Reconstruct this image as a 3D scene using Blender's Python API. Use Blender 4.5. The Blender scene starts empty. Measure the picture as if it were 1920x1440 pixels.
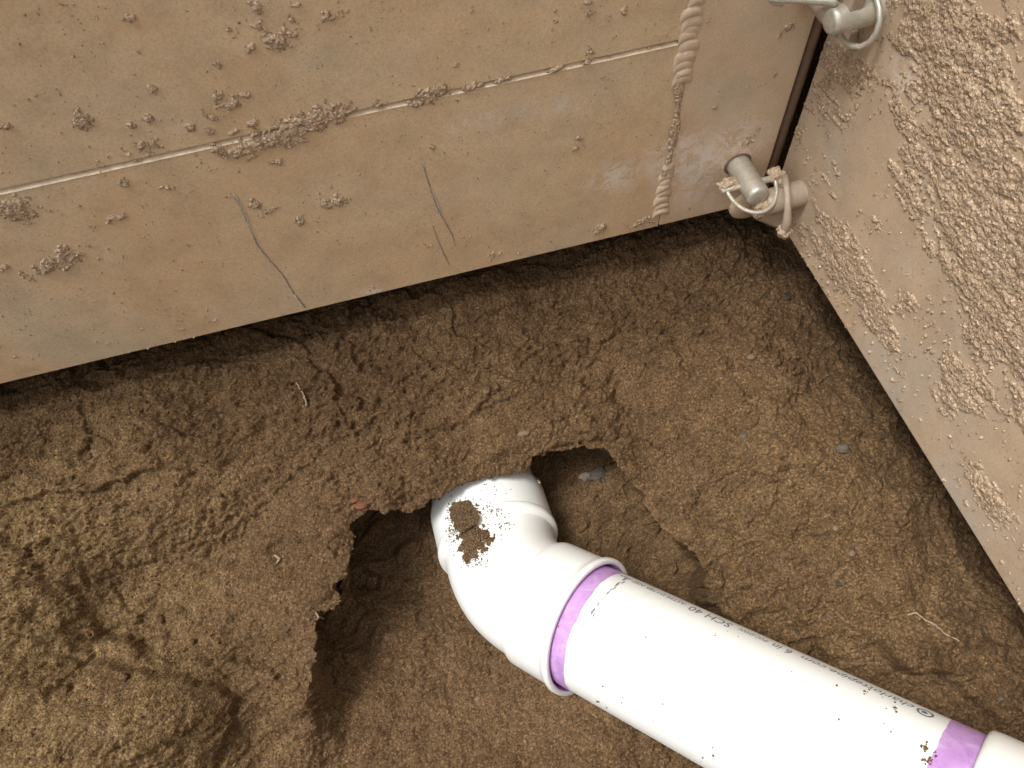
import bpy, bmesh, math, random
import numpy as np
from mathutils import Vector, Matrix

random.seed(7)
rng = np.random.default_rng(11)
scene = bpy.context.scene
COL = scene.collection

# ------------------------------------------------------------------ camera
FPX = 1536.0                      # focal length in pixels of the 1920 px wide photograph
NAD = np.array([0.048, 0.483, 0.874]); NAD /= np.linalg.norm(NAD)      # straight down, camera axes
XD = np.array([0.966, -0.244, 0.0817]); XD -= NAD*XD.dot(NAD); XD /= np.linalg.norm(XD)
ZD = -NAD
YD = np.cross(ZD, XD)
RW = np.array([XD, YD, ZD])       # rows: world axes seen from the camera (x right, y down, z forward)
CAM = np.array([0.0, 0.0, 1.30])  # eye height above the pit

cam_data = bpy.data.cameras.new("camera")
cam_data.sensor_width = 36.0
cam_data.lens = 36.0*FPX/1920.0
cam_data.clip_start = 0.02
cam_data.clip_end = 400.0
cam = bpy.data.objects.new("camera", cam_data)
COL.objects.link(cam)
cx, cy, cz = RW[:, 0], -RW[:, 1], -RW[:, 2]
M = Matrix(((cx[0], cy[0], cz[0], CAM[0]), (cx[1], cy[1], cz[1], CAM[1]), (cx[2], cy[2], cz[2], CAM[2]), (0, 0, 0, 1)))
cam.matrix_world = M
scene.camera = cam
scene.render.resolution_x = 1024
scene.render.resolution_y = 768

# ------------------------------------------------------------------ sky and sun (bright overcast, high soft sun)
SUN_EL, SUN_AZ = 68.0, 264.0      # azimuth: clockwise from +Y, i.e. from behind and left of the camera
world = bpy.data.worlds.new("World")
scene.world = world
world.use_nodes = True
wn = world.node_tree.nodes
wl = world.node_tree.links
sky = wn.new("ShaderNodeTexSky")
sky.sky_type = 'NISHITA'
sky.sun_disc = False
sky.sun_elevation = math.radians(SUN_EL)
sky.sun_rotation = math.radians(SUN_AZ)
sky.air_density = 1.0
sky.dust_density = 4.0
hs = wn.new("ShaderNodeHueSaturation")
hs.inputs["Saturation"].default_value = 0.16
wl.new(sky.outputs[0], hs.inputs["Color"])
wl.new(hs.outputs[0], wn["Background"].inputs["Color"])
wn["Background"].inputs["Strength"].default_value = 0.12

sd = bpy.data.lights.new("sun", 'SUN')
sd.energy = 1.5
sd.angle = math.radians(16)
sd.color = (1.0, 0.98, 0.945)
sun = bpy.data.objects.new("sun", sd)
COL.objects.link(sun)
el, az = math.radians(SUN_EL), math.radians(SUN_AZ)
sdir = Vector((math.sin(az)*math.cos(el), math.cos(az)*math.cos(el), math.sin(el)))
sun.rotation_euler = sdir.to_track_quat('Z', 'Y').to_euler()
sun.location = (0, 0, 6)

vs = scene.view_settings
vs.view_transform = 'Standard'
vs.look = 'None'
vs.gamma = 1.0
vs.use_curve_mapping = False
vs.exposure = 0.92
scene.render.engine = 'CYCLES'

# ------------------------------------------------------------------ survey helpers (photo measurements -> points in the place)
def ray(px, py):
    c = np.array([(px-960)/FPX, (py-720)/FPX, 1.0])
    return RW @ c

def at_depth(px, py, d):
    return CAM + ray(px, py)*d

def at_z(px, py, z):              # z is measured from the eye (negative = below)
    r = ray(px, py)
    return CAM + r*(z/r[2])

def cam2w(c):
    return CAM + RW @ np.asarray(c, float)

def project(P):                   # N x 3 world points -> photo pixels and depth
    c = (P-CAM) @ RW
    return c[:, 0]/c[:, 2]*FPX+960, c[:, 1]/c[:, 2]*FPX+720, c[:, 2]

# ------------------------------------------------------------------ noise in numpy
def _hash(ix, iy, seed):
    n = (ix.astype(np.int64)*374761393 + iy.astype(np.int64)*668265263 + seed*1442695041) & 0xffffffff
    n = ((n ^ (n >> 13))*1274126177) & 0xffffffff
    n = ((n ^ (n >> 16))*2246822519) & 0xffffffff
    return ((n ^ (n >> 15)) & 0xffffff)/float(0xffffff)

def vnoise(x, y, seed=0):         # value noise, -1..1
    ix, iy = np.floor(x), np.floor(y)
    fx, fy = x-ix, y-iy
    ix = ix.astype(np.int64); iy = iy.astype(np.int64)
    ux = fx*fx*fx*(fx*(fx*6-15)+10); uy = fy*fy*fy*(fy*(fy*6-15)+10)
    a = _hash(ix, iy, seed); b = _hash(ix+1, iy, seed); c = _hash(ix, iy+1, seed); d = _hash(ix+1, iy+1, seed)
    return 2*((a*(1-ux)+b*ux)*(1-uy)+(c*(1-ux)+d*ux)*uy)-1

def fbm(x, y, octv=4, seed=0, gain=0.5):
    s = np.zeros_like(x); a = 1.0; t = 0
    for i in range(octv):
        ca, sa = math.cos(0.6*i+0.3), math.sin(0.6*i+0.3)
        s += a*vnoise((x*ca-y*sa)*2**i+17.3*i, (x*sa+y*ca)*2**i-9.1*i, seed+i*13)
        t += a; a *= gain
    return s/t

def worley(x, y, seed=0):         # distance to nearest cell point and that cell's random value
    ix, iy = np.floor(x).astype(np.int64), np.floor(y).astype(np.int64)
    best = np.full(x.shape, 9.0); val = np.zeros(x.shape)
    for dx in (-1, 0, 1):
        for dy in (-1, 0, 1):
            jx, jy = ix+dx, iy+dy
            d = np.hypot(jx+_hash(jx, jy, seed)-x, jy+_hash(jx, jy, seed+5)-y)
            m = d < best
            best = np.where(m, d, best)
            val = np.where(m, _hash(jx, jy, seed+9), val)
    return best, val

def sstep(a, b, x):
    t = np.clip((x-a)/(b-a), 0, 1)
    return t*t*(3-2*t)

def seg_dist(x, y, poly, closed=False):
    """signed distance to a polyline (positive on its left) and the position along it 0..1"""
    n = len(poly); m = n if closed else n-1
    best = np.full(x.shape, 1e9); sign = np.ones(x.shape); along = np.zeros(x.shape)
    for i in range(m):
        ax, ay = poly[i]; bx, by = poly[(i+1) % n]
        ex, ey = bx-ax, by-ay
        L2 = ex*ex+ey*ey+1e-12
        t = np.clip(((x-ax)*ex+(y-ay)*ey)/L2, 0, 1)
        qx, qy = x-ax-t*ex, y-ay-t*ey
        d = np.hypot(qx, qy)
        k = d < best
        best = np.where(k, d, best)
        sign = np.where(k, np.sign(ex*(y-ay)-ey*(x-ax)), sign)
        along = np.where(k, (i+t)/m, along)
    return best, sign, along

def inside(x, y, poly):
    r = np.zeros(x.shape, bool)
    n = len(poly)
    for i in range(n):
        ax, ay = poly[i]; bx, by = poly[(i+1) % n]
        c = ((ay > y) != (by > y)) & (x < (bx-ax)*(y-ay)/(by-ay+1e-15)+ax)
        r ^= c
    return r

# ------------------------------------------------------------------ object helpers
def link(o, parent=None):
    COL.objects.link(o)
    if parent is not None:
        o.parent = parent
    return o

def tag(o, label=None, cat=None, group=None, kind=None):
    if label: o["label"] = label
    if cat: o["category"] = cat
    if group: o["group"] = group
    if kind: o["kind"] = kind
    return o

def thing(name, label, cat, loc=(0, 0, 0), group=None):
    o = bpy.data.objects.new(name, None)
    o.empty_display_size = 0.05
    link(o)
    o.location = loc
    return tag(o, label, cat, group)

def add_mesh(name, me, mat, parent=None, smooth=True):
    """vertices are given in world space; the parent is an unrotated Empty"""
    me.materials.append(mat)
    if smooth:
        me.polygons.foreach_set("use_smooth", [True]*len(me.polygons))
    o = bpy.data.objects.new(name, me)
    link(o, parent)
    if parent is not None:
        base = Vector((0, 0, 0)); p = parent
        while p is not None:
            base += Vector(p.location); p = p.parent
        o.location = -base
    return o

def np_mesh(name, V, F):
    """V (n,3), F (m,k) with one k"""
    me = bpy.data.meshes.new(name)
    V = np.ascontiguousarray(V, np.float32); F = np.ascontiguousarray(F, np.int32)
    k = F.shape[1]
    me.vertices.add(len(V)); me.vertices.foreach_set("co", V.ravel())
    me.loops.add(F.size); me.loops.foreach_set("vertex_index", F.ravel())
    me.polygons.add(len(F))
    me.polygons.foreach_set("loop_start", np.arange(0, F.size, k, dtype=np.int32))
    me.polygons.foreach_set("loop_total", np.full(len(F), k, np.int32))
    me.update(calc_edges=True)
    me.validate()
    return me

def grid_faces(nu, nv):
    i = np.arange((nu-1)*(nv-1)); a = i // (nv-1); b = i % (nv-1)
    q = a*nv+b
    return np.stack([q, q+nv, q+nv+1, q+1], 1)

def bm_mesh(name, bm):
    me = bpy.data.meshes.new(name)
    bmesh.ops.recalc_face_normals(bm, faces=bm.faces)
    bm.to_mesh(me); bm.free()
    return me

def box_bm(o, ax, ay, az, bevel=0.0, seg=2):
    """box from corner o with edge vectors ax, ay, az"""
    bm = bmesh.new()
    o, ax, ay, az = [Vector(v) for v in (o, ax, ay, az)]
    vs_ = [bm.verts.new(o+ax*i+ay*j+az*k) for i in (0, 1) for j in (0, 1) for k in (0, 1)]
    for f in ((0, 1, 3, 2), (4, 6, 7, 5), (0, 4, 5, 1), (2, 3, 7, 6), (0, 2, 6, 4), (1, 5, 7, 3)):
        bm.faces.new([vs_[i] for i in f])
    bmesh.ops.recalc_face_normals(bm, faces=bm.faces)
    if bevel:
        bmesh.ops.bevel(bm, geom=list(bm.edges), offset=bevel, segments=seg, affect='EDGES', profile=0.6)
    return bm

def frame(d):
    d = Vector(d).normalized()
    h = Vector((0, 0, 1)) if abs(d.z) < 0.9 else Vector((1, 0, 0))
    a = d.cross(h).normalized(); b = d.cross(a).normalized()
    return d, a, b

def lathe(path, nseg=64, close=True):
    """path: list of (center, direction, radius): circles joined into a skin"""
    V = []; ref = None
    for c, d, r in path:
        d = Vector(d).normalized()
        if ref is None:
            _, ref, _ = frame(d)
        a = (ref - d*ref.dot(d)).normalized(); ref = a
        b = d.cross(a)
        for k in range(nseg):
            t = 2*math.pi*k/nseg
            V.append(Vector(c)+a*(r*math.cos(t))+b*(r*math.sin(t)))
    F = []
    for i in range(len(path)-1):
        for k in range(nseg):
            k2 = (k+1) % nseg
            F.append((i*nseg+k, i*nseg+k2, (i+1)*nseg+k2, (i+1)*nseg+k))
    return np.array([tuple(v) for v in V]), np.array(F)

def tube(name, pts, radii, mat, parent, nseg=14, jitter=0.0, cap=True):
    """rounded tube along points"""
    pts = [Vector(p) for p in pts]
    n = len(pts)
    if not hasattr(radii, "__len__"):
        radii = [radii]*n
    path = []
    for i, p in enumerate(pts):
        d = (pts[min(i+1, n-1)]-pts[max(i-1, 0)])
        path.append((p, d, radii[i]*(1+random.uniform(-jitter, jitter))))
    if cap:
        d0 = (pts[1]-pts[0]).normalized(); d1 = (pts[-1]-pts[-2]).normalized()
        r0, r1 = radii[0], radii[-1]
        pre = [(pts[0]-d0*r0*q, d0, r0*w) for q, w in ((.40, .02), (.37, .55), (.25, .86))]
        post = [(pts[-1]+d1*r1*q, d1, r1*w) for q, w in ((.25, .86), (.37, .55), (.40, .02))]
        path = pre+path+post
    V, F = lathe(path, nseg)
    return add_mesh(name, np_mesh(name, V, F), mat, parent)

# ------------------------------------------------------------------ materials
def mat_new(name):
    m = bpy.data.materials.new(name)
    m.use_nodes = True
    nt = m.node_tree
    b = nt.nodes["Principled BSDF"]
    return m, nt, b

def N(nt, typ, **kw):
    n = nt.nodes.new(typ)
    for k, v in kw.items():
        if k in n.inputs.keys() if isinstance(k, str) else False:
            n.inputs[k].default_value = v
        else:
            setattr(n, k, v)
    return n

def noise(nt, scale, detail=4, rough=0.55, coord=None, dist=0.0):
    n = nt.nodes.new("ShaderNodeTexNoise")
    n.inputs["Scale"].default_value = scale
    n.inputs["Detail"].default_value = detail
    n.inputs["Roughness"].default_value = rough
    n.inputs["Distortion"].default_value = dist
    if coord is not None:
        nt.links.new(coord, n.inputs["Vector"])
    return n.outputs["Fac"]

def ramp(nt, fac, stops):
    r = nt.nodes.new("ShaderNodeValToRGB")
    e = r.color_ramp.elements
    while len(e) > 1: e.remove(e[-1])
    for i, (p, c) in enumerate(stops):
        s = e[0] if i == 0 else e.new(p)
        s.position = p
        s.color = (c[0], c[1], c[2], 1) if hasattr(c, "__len__") else (c, c, c, 1)
    nt.links.new(fac, r.inputs[0])
    return r.outputs[0]

def mix(nt, fac, a, b, mode='MIX'):
    m = nt.nodes.new("ShaderNodeMix")
    m.data_type = 'RGBA'; m.blend_type = mode
    for sock, v in ((0, fac), (6, a), (7, b)):
        if hasattr(v, "is_linked") or hasattr(v, "links"):
            nt.links.new(v, m.inputs[sock])
        elif sock == 0:
            m.inputs[0].default_value = v
        else:
            m.inputs[sock].default_value = (v[0], v[1], v[2], 1)
    return m.outputs[2]

def math_n(nt, op, a, b=0.0, clamp=False):
    m = nt.nodes.new("ShaderNodeMath"); m.operation = op; m.use_clamp = clamp
    for i, v in enumerate((a, b)):
        if hasattr(v, "links"): nt.links.new(v, m.inputs[i])
        else: m.inputs[i].default_value = v
    return m.outputs[0]

def bump(nt, bsdf, h, strength, distance):
    b = nt.nodes.new("ShaderNodeBump")
    b.inputs["Strength"].default_value = strength
    b.inputs["Distance"].default_value = distance
    nt.links.new(h, b.inputs["Height"])
    prev = bsdf.inputs["Normal"]
    if prev.is_linked:
        nt.links.new(prev.links[0].from_socket, b.inputs["Normal"])
    nt.links.new(b.outputs[0], bsdf.inputs["Normal"])

def geo_pos(nt):
    return nt.nodes.new("ShaderNodeNewGeometry").outputs["Position"]

def soil_material(name, dark, mid, light, grain=1.0, attr=None):
    m, nt, b = mat_new(name)
    p = geo_pos(nt)
    big = noise(nt, 5.0, 5, 0.6, p)
    midn = noise(nt, 38.0, 5, 0.65, p)
    fine = noise(nt, 330.0, 3, 0.7, p)
    c1 = ramp(nt, big, [(0.30, dark), (0.52, mid), (0.75, light)])
    c2 = ramp(nt, midn, [(0.25, dark), (0.5, mid), (0.72, light)])
    c = mix(nt, 0.5, c1, c2)
    # grain: every sand grain has a tone of its own
    g = ramp(nt, fine, [(0.22, 0.30), (0.5, 0.95), (0.70, 1.5), (0.85, 2.1)])
    c = mix(nt, grain, c, g, 'MULTIPLY')
    vor = nt.nodes.new("ShaderNodeTexVoronoi"); vor.inputs["Scale"].default_value = 380.0
    nt.links.new(p, vor.inputs["Vector"])
    sep = nt.nodes.new("ShaderNodeSeparateColor"); nt.links.new(vor.outputs["Color"], sep.inputs[0])
    near = math_n(nt, 'LESS_THAN', vor.outputs["Distance"], 0.42)
    c = mix(nt, grain*0.75, c, ramp(nt, sep.outputs[2], [(0.0, 0.58), (0.5, 0.95), (0.85, 1.30), (1.0, 1.75)]), 'MULTIPLY')
    pale = math_n(nt, 'MULTIPLY', math_n(nt, 'GREATER_THAN', sep.outputs[0], 0.93), near)
    blk = math_n(nt, 'MULTIPLY', math_n(nt, 'GREATER_THAN', sep.outputs[1], 0.94), near)
    c = mix(nt, math_n(nt, 'MULTIPLY', pale, 0.6), c, (light[0]*1.6, light[1]*1.6, light[2]*1.7))
    c = mix(nt, math_n(nt, 'MULTIPLY', blk, 0.7), c, (dark[0]*0.35, dark[1]*0.35, dark[2]*0.4))
    if attr:
        a = nt.nodes.new("ShaderNodeAttribute"); a.attribute_name = attr
        c = mix(nt, a.outputs["Fac"], c, mix(nt, 1.0, c, (1.48, 1.60, 1.52), 'MULTIPLY'))
    nt.links.new(c, b.inputs["Base Color"])
    b.inputs["Roughness"].default_value = 0.93
    b.inputs["Specular IOR Level"].default_value = 0.18
    bump(nt, b, fine, 0.9, 0.0020)
    bump(nt, b, math_n(nt, 'SUBTRACT', 1.0, vor.outputs["Distance"]), 0.7, 0.0014)
    bump(nt, b, noise(nt, 900.0, 2, 0.6, p), 0.5, 0.0006)
    return m

MAT_SOIL = soil_material("sandy_soil", (0.064, 0.036, 0.0165), (0.118, 0.070, 0.034), (0.178, 0.111, 0.058), 1.0, "pale_lit")
MAT_MUD = soil_material("dried_mud", (0.46, 0.335, 0.22), (0.55, 0.415, 0.285), (0.64, 0.505, 0.365), 0.6)

MAT_CRUST = soil_material("mud_crust", (0.37, 0.258, 0.165), (0.455, 0.335, 0.225), (0.56, 0.435, 0.31), 0.7)

def panel_material(name, base, warm, grey, smears=(), streak_dir=None):
    """aluminium sheet under a film of dried silt"""
    m, nt, b = mat_new(name)
    p = geo_pos(nt)
    a = noise(nt, 4.5, 6, 0.62, p, 0.6)
    c = ramp(nt, a, [(0.30, grey), (0.46, base), (0.60, warm), (0.78, base)])
    d = noise(nt, 22.0, 5, 0.65, p)
    c = mix(nt, 0.55, c, ramp(nt, d, [(0.2, 0.66), (0.5, 1.0), (0.8, 1.22)]), 'MULTIPLY')
    f = noise(nt, 420.0, 3, 0.7, p)
    c = mix(nt, 0.5, c, ramp(nt, f, [(0.28, 0.62), (0.5, 1.0), (0.75, 1.3)]), 'MULTIPLY')
    # small dark specks
    vor = nt.nodes.new("ShaderNodeTexVoronoi"); vor.inputs["Scale"].default_value = 120.0
    nt.links.new(p, vor.inputs["Vector"])
    sp = math_n(nt, 'LESS_THAN', vor.outputs["Distance"], 0.13)
    gate = ramp(nt, noise(nt, 16.0, 3, 0.6, p), [(0.50, 0.0), (0.60, 0.55)])
    c = mix(nt, math_n(nt, 'MULTIPLY', sp, gate), c, (0.13, 0.09, 0.06))
    # brushed wipes
    mp = nt.nodes.new("ShaderNodeMapping"); mp.inputs["Scale"].default_value = (9, 9, 1.6)
    mp.inputs["Rotation"].default_value = (0.0, 0.5, 0.0)
    nt.links.new(p, mp.inputs["Vector"])
    w = noise(nt, 3.0, 6, 0.7, mp.outputs[0])
    c = mix(nt, ramp(nt, w, [(0.55, 0.0), (0.75, 0.30)]), c, grey)
    # chalky smears where the film was rubbed
    for (q, rad, col, amt) in smears:
        dn = nt.nodes.new("ShaderNodeVectorMath"); dn.operation = 'DISTANCE'
        dn.inputs[1].default_value = tuple(q)
        nt.links.new(p, dn.inputs[0])
        k = math_n(nt, 'SUBTRACT', 1.0, math_n(nt, 'DIVIDE', dn.outputs["Value"], rad), True)
        nn = ramp(nt, noise(nt, 55.0, 6, 0.75, mp.outputs[0] if False else p, 0.8), [(0.42, 0.0), (0.58, 1.0)])
        c = mix(nt, math_n(nt, 'MULTIPLY', math_n(nt, 'MULTIPLY', k, nn), amt), c, col)
    nt.links.new(c, b.inputs["Base Color"])
    nt.links.new(ramp(nt, d, [(0.3, 0.55), (0.7, 0.85)]), b.inputs["Roughness"])
    b.inputs["Specular IOR Level"].default_value = 0.35
    bump(nt, b, f, 0.25, 0.0008)
    bump(nt, b, d, 0.12, 0.004)
    return m

def steel(name, col, rough, metal=0.8, dirt=0.5, dirt_col=(0.33, 0.23, 0.15), scale=60.0):
    m, nt, b = mat_new(name)
    p = geo_pos(nt)
    n = noise(nt, scale, 5, 0.65, p)
    f = ramp(nt, n, [(0.50-0.25*dirt, 0.0), (0.72, 1.0)])
    c = mix(nt, f, col, dirt_col)
    nt.links.new(c, b.inputs["Base Color"])
    b.inputs["Metallic"].default_value = metal
    if metal > 0:
        nt.links.new(ramp(nt, f, [(0, metal), (1, 0.0)]), b.inputs["Metallic"])
    nt.links.new(ramp(nt, n, [(0.3, rough), (0.75, min(1, rough+0.4))]), b.inputs["Roughness"])
    bump(nt, b, noise(nt, 500.0, 3, 0.6, p), 0.3, 0.0006)
    return m

MAT_PIN = steel("zinc_plated_steel", (0.62, 0.62, 0.54), 0.34, 0.75, 0.35, (0.40, 0.31, 0.21), 85.0)
MAT_PINMUD = steel("muddy_steel", (0.46, 0.40, 0.32), 0.55, 0.3, 0.9, (0.36, 0.26, 0.18), 70.0)
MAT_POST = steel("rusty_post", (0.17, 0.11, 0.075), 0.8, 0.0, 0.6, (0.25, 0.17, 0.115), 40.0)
MAT_SCRATCH = steel("scratched_bare_metal", (0.27, 0.265, 0.265), 0.5, 0.2, 0.3, (0.30, 0.255, 0.21), 120.0)
MAT_CHALK = steel("chalky_scuff", (0.80, 0.75, 0.70), 0.8, 0.0, 0.75, (0.42, 0.32, 0.235), 150.0)
MAT_LIP = steel("worn_edge_aluminium", (0.78, 0.66, 0.48), 0.5, 0.1, 0.5, (0.54, 0.41, 0.28), 60.0)
MAT_WELD = steel("dusty_weld_metal", (0.68, 0.54, 0.39), 0.65, 0.0, 0.5, (0.56, 0.42, 0.29), 90.0)

def pvc(name, col, smear=0.5, rough=0.34):
    m, nt, b = mat_new(name)
    p = geo_pos(nt)
    n = noise(nt, 30.0, 6, 0.7, p)
    c = mix(nt, ramp(nt, n, [(0.55, 0.0), (0.78, 0.35*smear)]), col, (0.50, 0.44, 0.33))
    sp = noise(nt, 260.0, 3, 0.6, p)
    c = mix(nt, ramp(nt, sp, [(0.70, 0.0), (0.76, 0.8*smear)]), c, (0.28, 0.22, 0.15))
    nt.links.new(c, b.inputs["Base Color"])
    nt.links.new(ramp(nt, n, [(0.3, rough), (0.8, rough+0.25)]), b.inputs["Roughness"])
    b.inputs["Specular IOR Level"].default_value = 0.45
    b.inputs["Subsurface Weight"].default_value = 0.0
    bump(nt, b, noise(nt, 140.0, 3, 0.6, p), 0.06, 0.001)
    return m

MAT_PVC = pvc("white_pvc", (0.82, 0.835, 0.81), 0.6)
MAT_FITTING = pvc("white_pvc_fitting", (0.83, 0.84, 0.815), 0.5, 0.30)

def primer_material():
    m, nt, b = mat_new("purple_primer")
    p = geo_pos(nt)
    n = noise(nt, 45.0, 5, 0.6, p, 1.0)
    c = ramp(nt, n, [(0.25, (0.37, 0.19, 0.46)), (0.5, (0.48, 0.275, 0.56)), (0.74, (0.60, 0.42, 0.66))])
    nt.links.new(c, b.inputs["Base Color"])
    b.inputs["Roughness"].default_value = 0.38
    return m
MAT_PRIMER = primer_material()

def plain(name, col, rough=0.7):
    m, nt, b = mat_new(name)
    p = geo_pos(nt)
    n = noise(nt, 180.0, 4, 0.6, p)
    c = mix(nt, 1.0, col, ramp(nt, n, [(0.2, 0.7), (0.8, 1.25)]), 'MULTIPLY')
    nt.links.new(c, b.inputs["Base Color"])
    b.inputs["Roughness"].default_value = rough
    return m
MAT_INK = plain("black_ink", (0.15, 0.16, 0.185), 0.6)
MAT_ROOT = plain("pale_root", (0.30, 0.23, 0.15), 0.8)
MAT_STONE = plain("grey_stone", (0.095, 0.075, 0.055), 0.9)
MAT_STONE_D = plain("dark_stone", (0.045, 0.036, 0.028), 0.9)
MAT_STONE_P = plain("pale_stone", (0.165, 0.115, 0.066), 0.9)
MAT_CLAY = plain("red_clay", (0.15, 0.055, 0.028), 0.9)

# ------------------------------------------------------------------ the ground: bench, bank and pit in one relief
TH = math.radians(18.0)
VA = np.array([0, math.cos(TH), math.sin(TH)])        # up the bench
NA = np.array([0, -math.sin(TH), math.cos(TH)])       # out of the bench
Q0 = CAM + np.array([0, 0.42, -1.12])

def uvh(P):
    d = np.atleast_2d(P)-Q0
    return d[:, 0], d @ VA, d @ NA

def rbf_fit(ctrl):
    P = np.array([at_z(*c) for c in ctrl])
    u, v, h = uvh(P)
    X = np.stack([u, v], 1)
    r = np.hypot(X[:, None, 0]-X[None, :, 0], X[:, None, 1]-X[None, :, 1])
    K = np.where(r > 0, r*r*np.log(r+1e-12), 0) + np.eye(len(X))*2e-4
    A = np.zeros((len(X)+3, len(X)+3))
    A[:-3, :-3] = K; A[:-3, -3] = 1; A[:-3, -2:] = X; A[-3, :-3] = 1; A[-2:, :-3] = X.T
    w = np.linalg.solve(A, np.concatenate([h, np.zeros(3)]))
    def f(uu, vv):
        out = w[-3]+w[-2]*uu+w[-1]*vv
        for i in range(len(X)):
            r2 = (uu-X[i, 0])**2+(vv-X[i, 1])**2
            out = out + w[i]*0.5*r2*np.log(r2+1e-12)
        return out
    return f

BENCH = [(0, 730, -1.07), (350, 650, -1.075), (705, 560, -1.08), (1050, 470, -1.08), (1405, 400, -1.085), (-300, 800, -1.10),
         (900, 690, -1.08), (1200, 560, -1.10), (500, 740, -1.08), (200, 810, -1.075), (900, 800, -1.09), (620, 850, -1.095), (905, 900, -1.125),
         (1100, 820, -1.110), (1240, 700, -1.085), (1260, 900, -1.115), (1330, 1030, -1.120), (1400, 700, -1.060), (1500, 620, -1.11), (1550, 850, -1.055),
         (1450, 1000, -1.08), (1430, 1150, -1.125), (1650, 1000, -1.06), (1720, 820, -1.10), (1580, 580, -1.13), (1560, 1190, -1.12), (1700, 1220, -1.08), (1660, 1290, -1.12),
         (1930, 1190, -1.09), (1830, 1340, -1.06), (1960, 1420, -1.07), (2150, 1500, -1.05),
         (330, 920, -1.085), (420, 1050, -1.125), (540, 960, -1.115), (640, 1000, -1.10), (570, 1150, -1.10), (500, 1230, -1.13), (560, 1340, -1.15), (540, 1460, -1.20),
         (150, 960, -1.070), (60, 1010, -1.065), (100, 1100, -1.065), (170, 1190, -1.09), (250, 1230, -1.105), (0, 1150, -1.05), (-200, 1100, -1.03),
         (330, 1150, -1.125), (350, 1330, -1.105), (200, 1350, -1.065), (420, 1330, -1.13), (300, 1440, -1.10), (100, 1420, -1.04), (-100, 1400, -1.0), (500, 1380, -1.185),
         (-500, 1200, -0.98), (100, 1700, -1.05), (600, 1800, -1.2), (1300, 1800, -1.2), (2200, 1900, -1.1), (-600, 1800, -1.0), (-700, 800, -1.05)]
PIT = [(750, 1050, -1.30), (700, 1200, -1.28), (650, 1350, -1.245), (600, 1400, -1.225), (800, 1300, -1.255), (900, 1350, -1.235), (960, 1440, -1.215), (1150, 1430, -1.19), (1320, 1460, -1.165),
       (1120, 900, -1.29), (1200, 1050, -1.285), (1050, 1000, -1.28), (1280, 1090, -1.24), (1400, 1200, -1.20), (1560, 1290, -1.15), (1750, 1360, -1.10),
       (700, 980, -1.28), (640, 1110, -1.28), (610, 1180, -1.26), (600, 1250, -1.245), (570, 1450, -1.21), (600, 1700, -1.2), (1300, 1800, -1.2), (900, 900, -1.27), (1950, 1500, -1.06)]
f_bench, f_pit = rbf_fit(BENCH), rbf_fit(PIT)

def growth(a, b, h, end, sgn):
    out = []; x = b if sgn > 0 else a; s = h
    while (x < end if sgn > 0 else x > end):
        s *= 1.12; x += s*sgn; out.append(x)
    return out
H = 0.0016
ua, ub, va, vb = -0.72, 0.70, -0.52, 0.46
gu = np.array(sorted(growth(ua, ub, H, -3.2, -1))+list(np.arange(ua, ub+H/2, H))+growth(ua, ub, H, 2.6, 1))
gv = np.array(sorted(growth(va, vb, H, -2.6, -1))+list(np.arange(va, vb+H/2, H))+growth(va, vb, H, 1.6, 1))
NU, NV = len(gu), len(gv)
U, V_ = np.meshgrid(gu, gv, indexing='ij')
U = U.ravel(); V_ = V_.ravel()

def pl(pts, z=None):
    """photo polyline laid on the bench -> (u, v)"""
    out = []
    for x, y in pts:
        r = ray(x, y)
        t = (Q0-CAM).dot(NA)/r.dot(NA)
        for _ in range(4):
            u, v, h = uvh(CAM+r*t)
            hb = f_bench(u, v)[0]
            t = ((Q0-CAM).dot(NA)+hb)/r.dot(NA)
        u, v, h = uvh(CAM+r*t)
        out.append((u[0], v[0]))
    return out

hb = f_bench(U, V_)
hp = np.minimum(f_pit(U, V_), hb-0.004)
near = (U > ua-.05) & (U < ub+.05) & (V_ > va-.05) & (V_ < vb+.05)

# strata run across the bench, dipping gently to the left
ca, sa = math.cos(0.30), math.sin(0.30)
S1, S2 = U*ca+V_*sa, -U*sa+V_*ca
warp = 0.02*fbm(U*9, V_*9, 3, 3)
str_n = fbm(S1*7, (S2+warp)*46, 4, 21)
str_r = 1-np.abs(fbm(S1*5+3, (S2+warp)*30, 3, 31))*2.2
rough_zone = sstep(-0.35, 0.35, fbm(U*6+2, V_*6, 3, 41))
hb += 0.022*fbm(U*8, V_*8, 4, 51) + 0.006*fbm(U*30+3, V_*30, 3, 52) + 0.0045*str_n*(0.5+0.8*rough_zone)
# flaky layers: each climbs slowly and breaks off at a ragged edge
for ang, fr, amp, sd0 in ((0.34, 11, 0.0130, 211), (0.22, 23, 0.0060, 221), (-0.75, 10, 0.0085, 231)):
    c_, s_ = math.cos(ang), math.sin(ang)
    t1_, t2_ = U*c_+V_*s_, -U*s_+V_*c_
    ph_ = t2_*fr+1.5*fbm(U*7, V_*7, 4, sd0)+0.16*fbm(U*60, V_*60, 3, sd0+1)+0.05*fbm(U*240, V_*240, 2, sd0+4)
    fr_ = ph_-np.floor(ph_)
    tooth = np.where(fr_ < 0.93, fr_/0.93, (1-fr_)/0.07)
    zone_ = sstep(0.02, 0.42, fbm(t1_*6+sd0, t2_*13, 3, sd0+2))
    hb += amp*(tooth-0.5)*zone_
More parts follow.
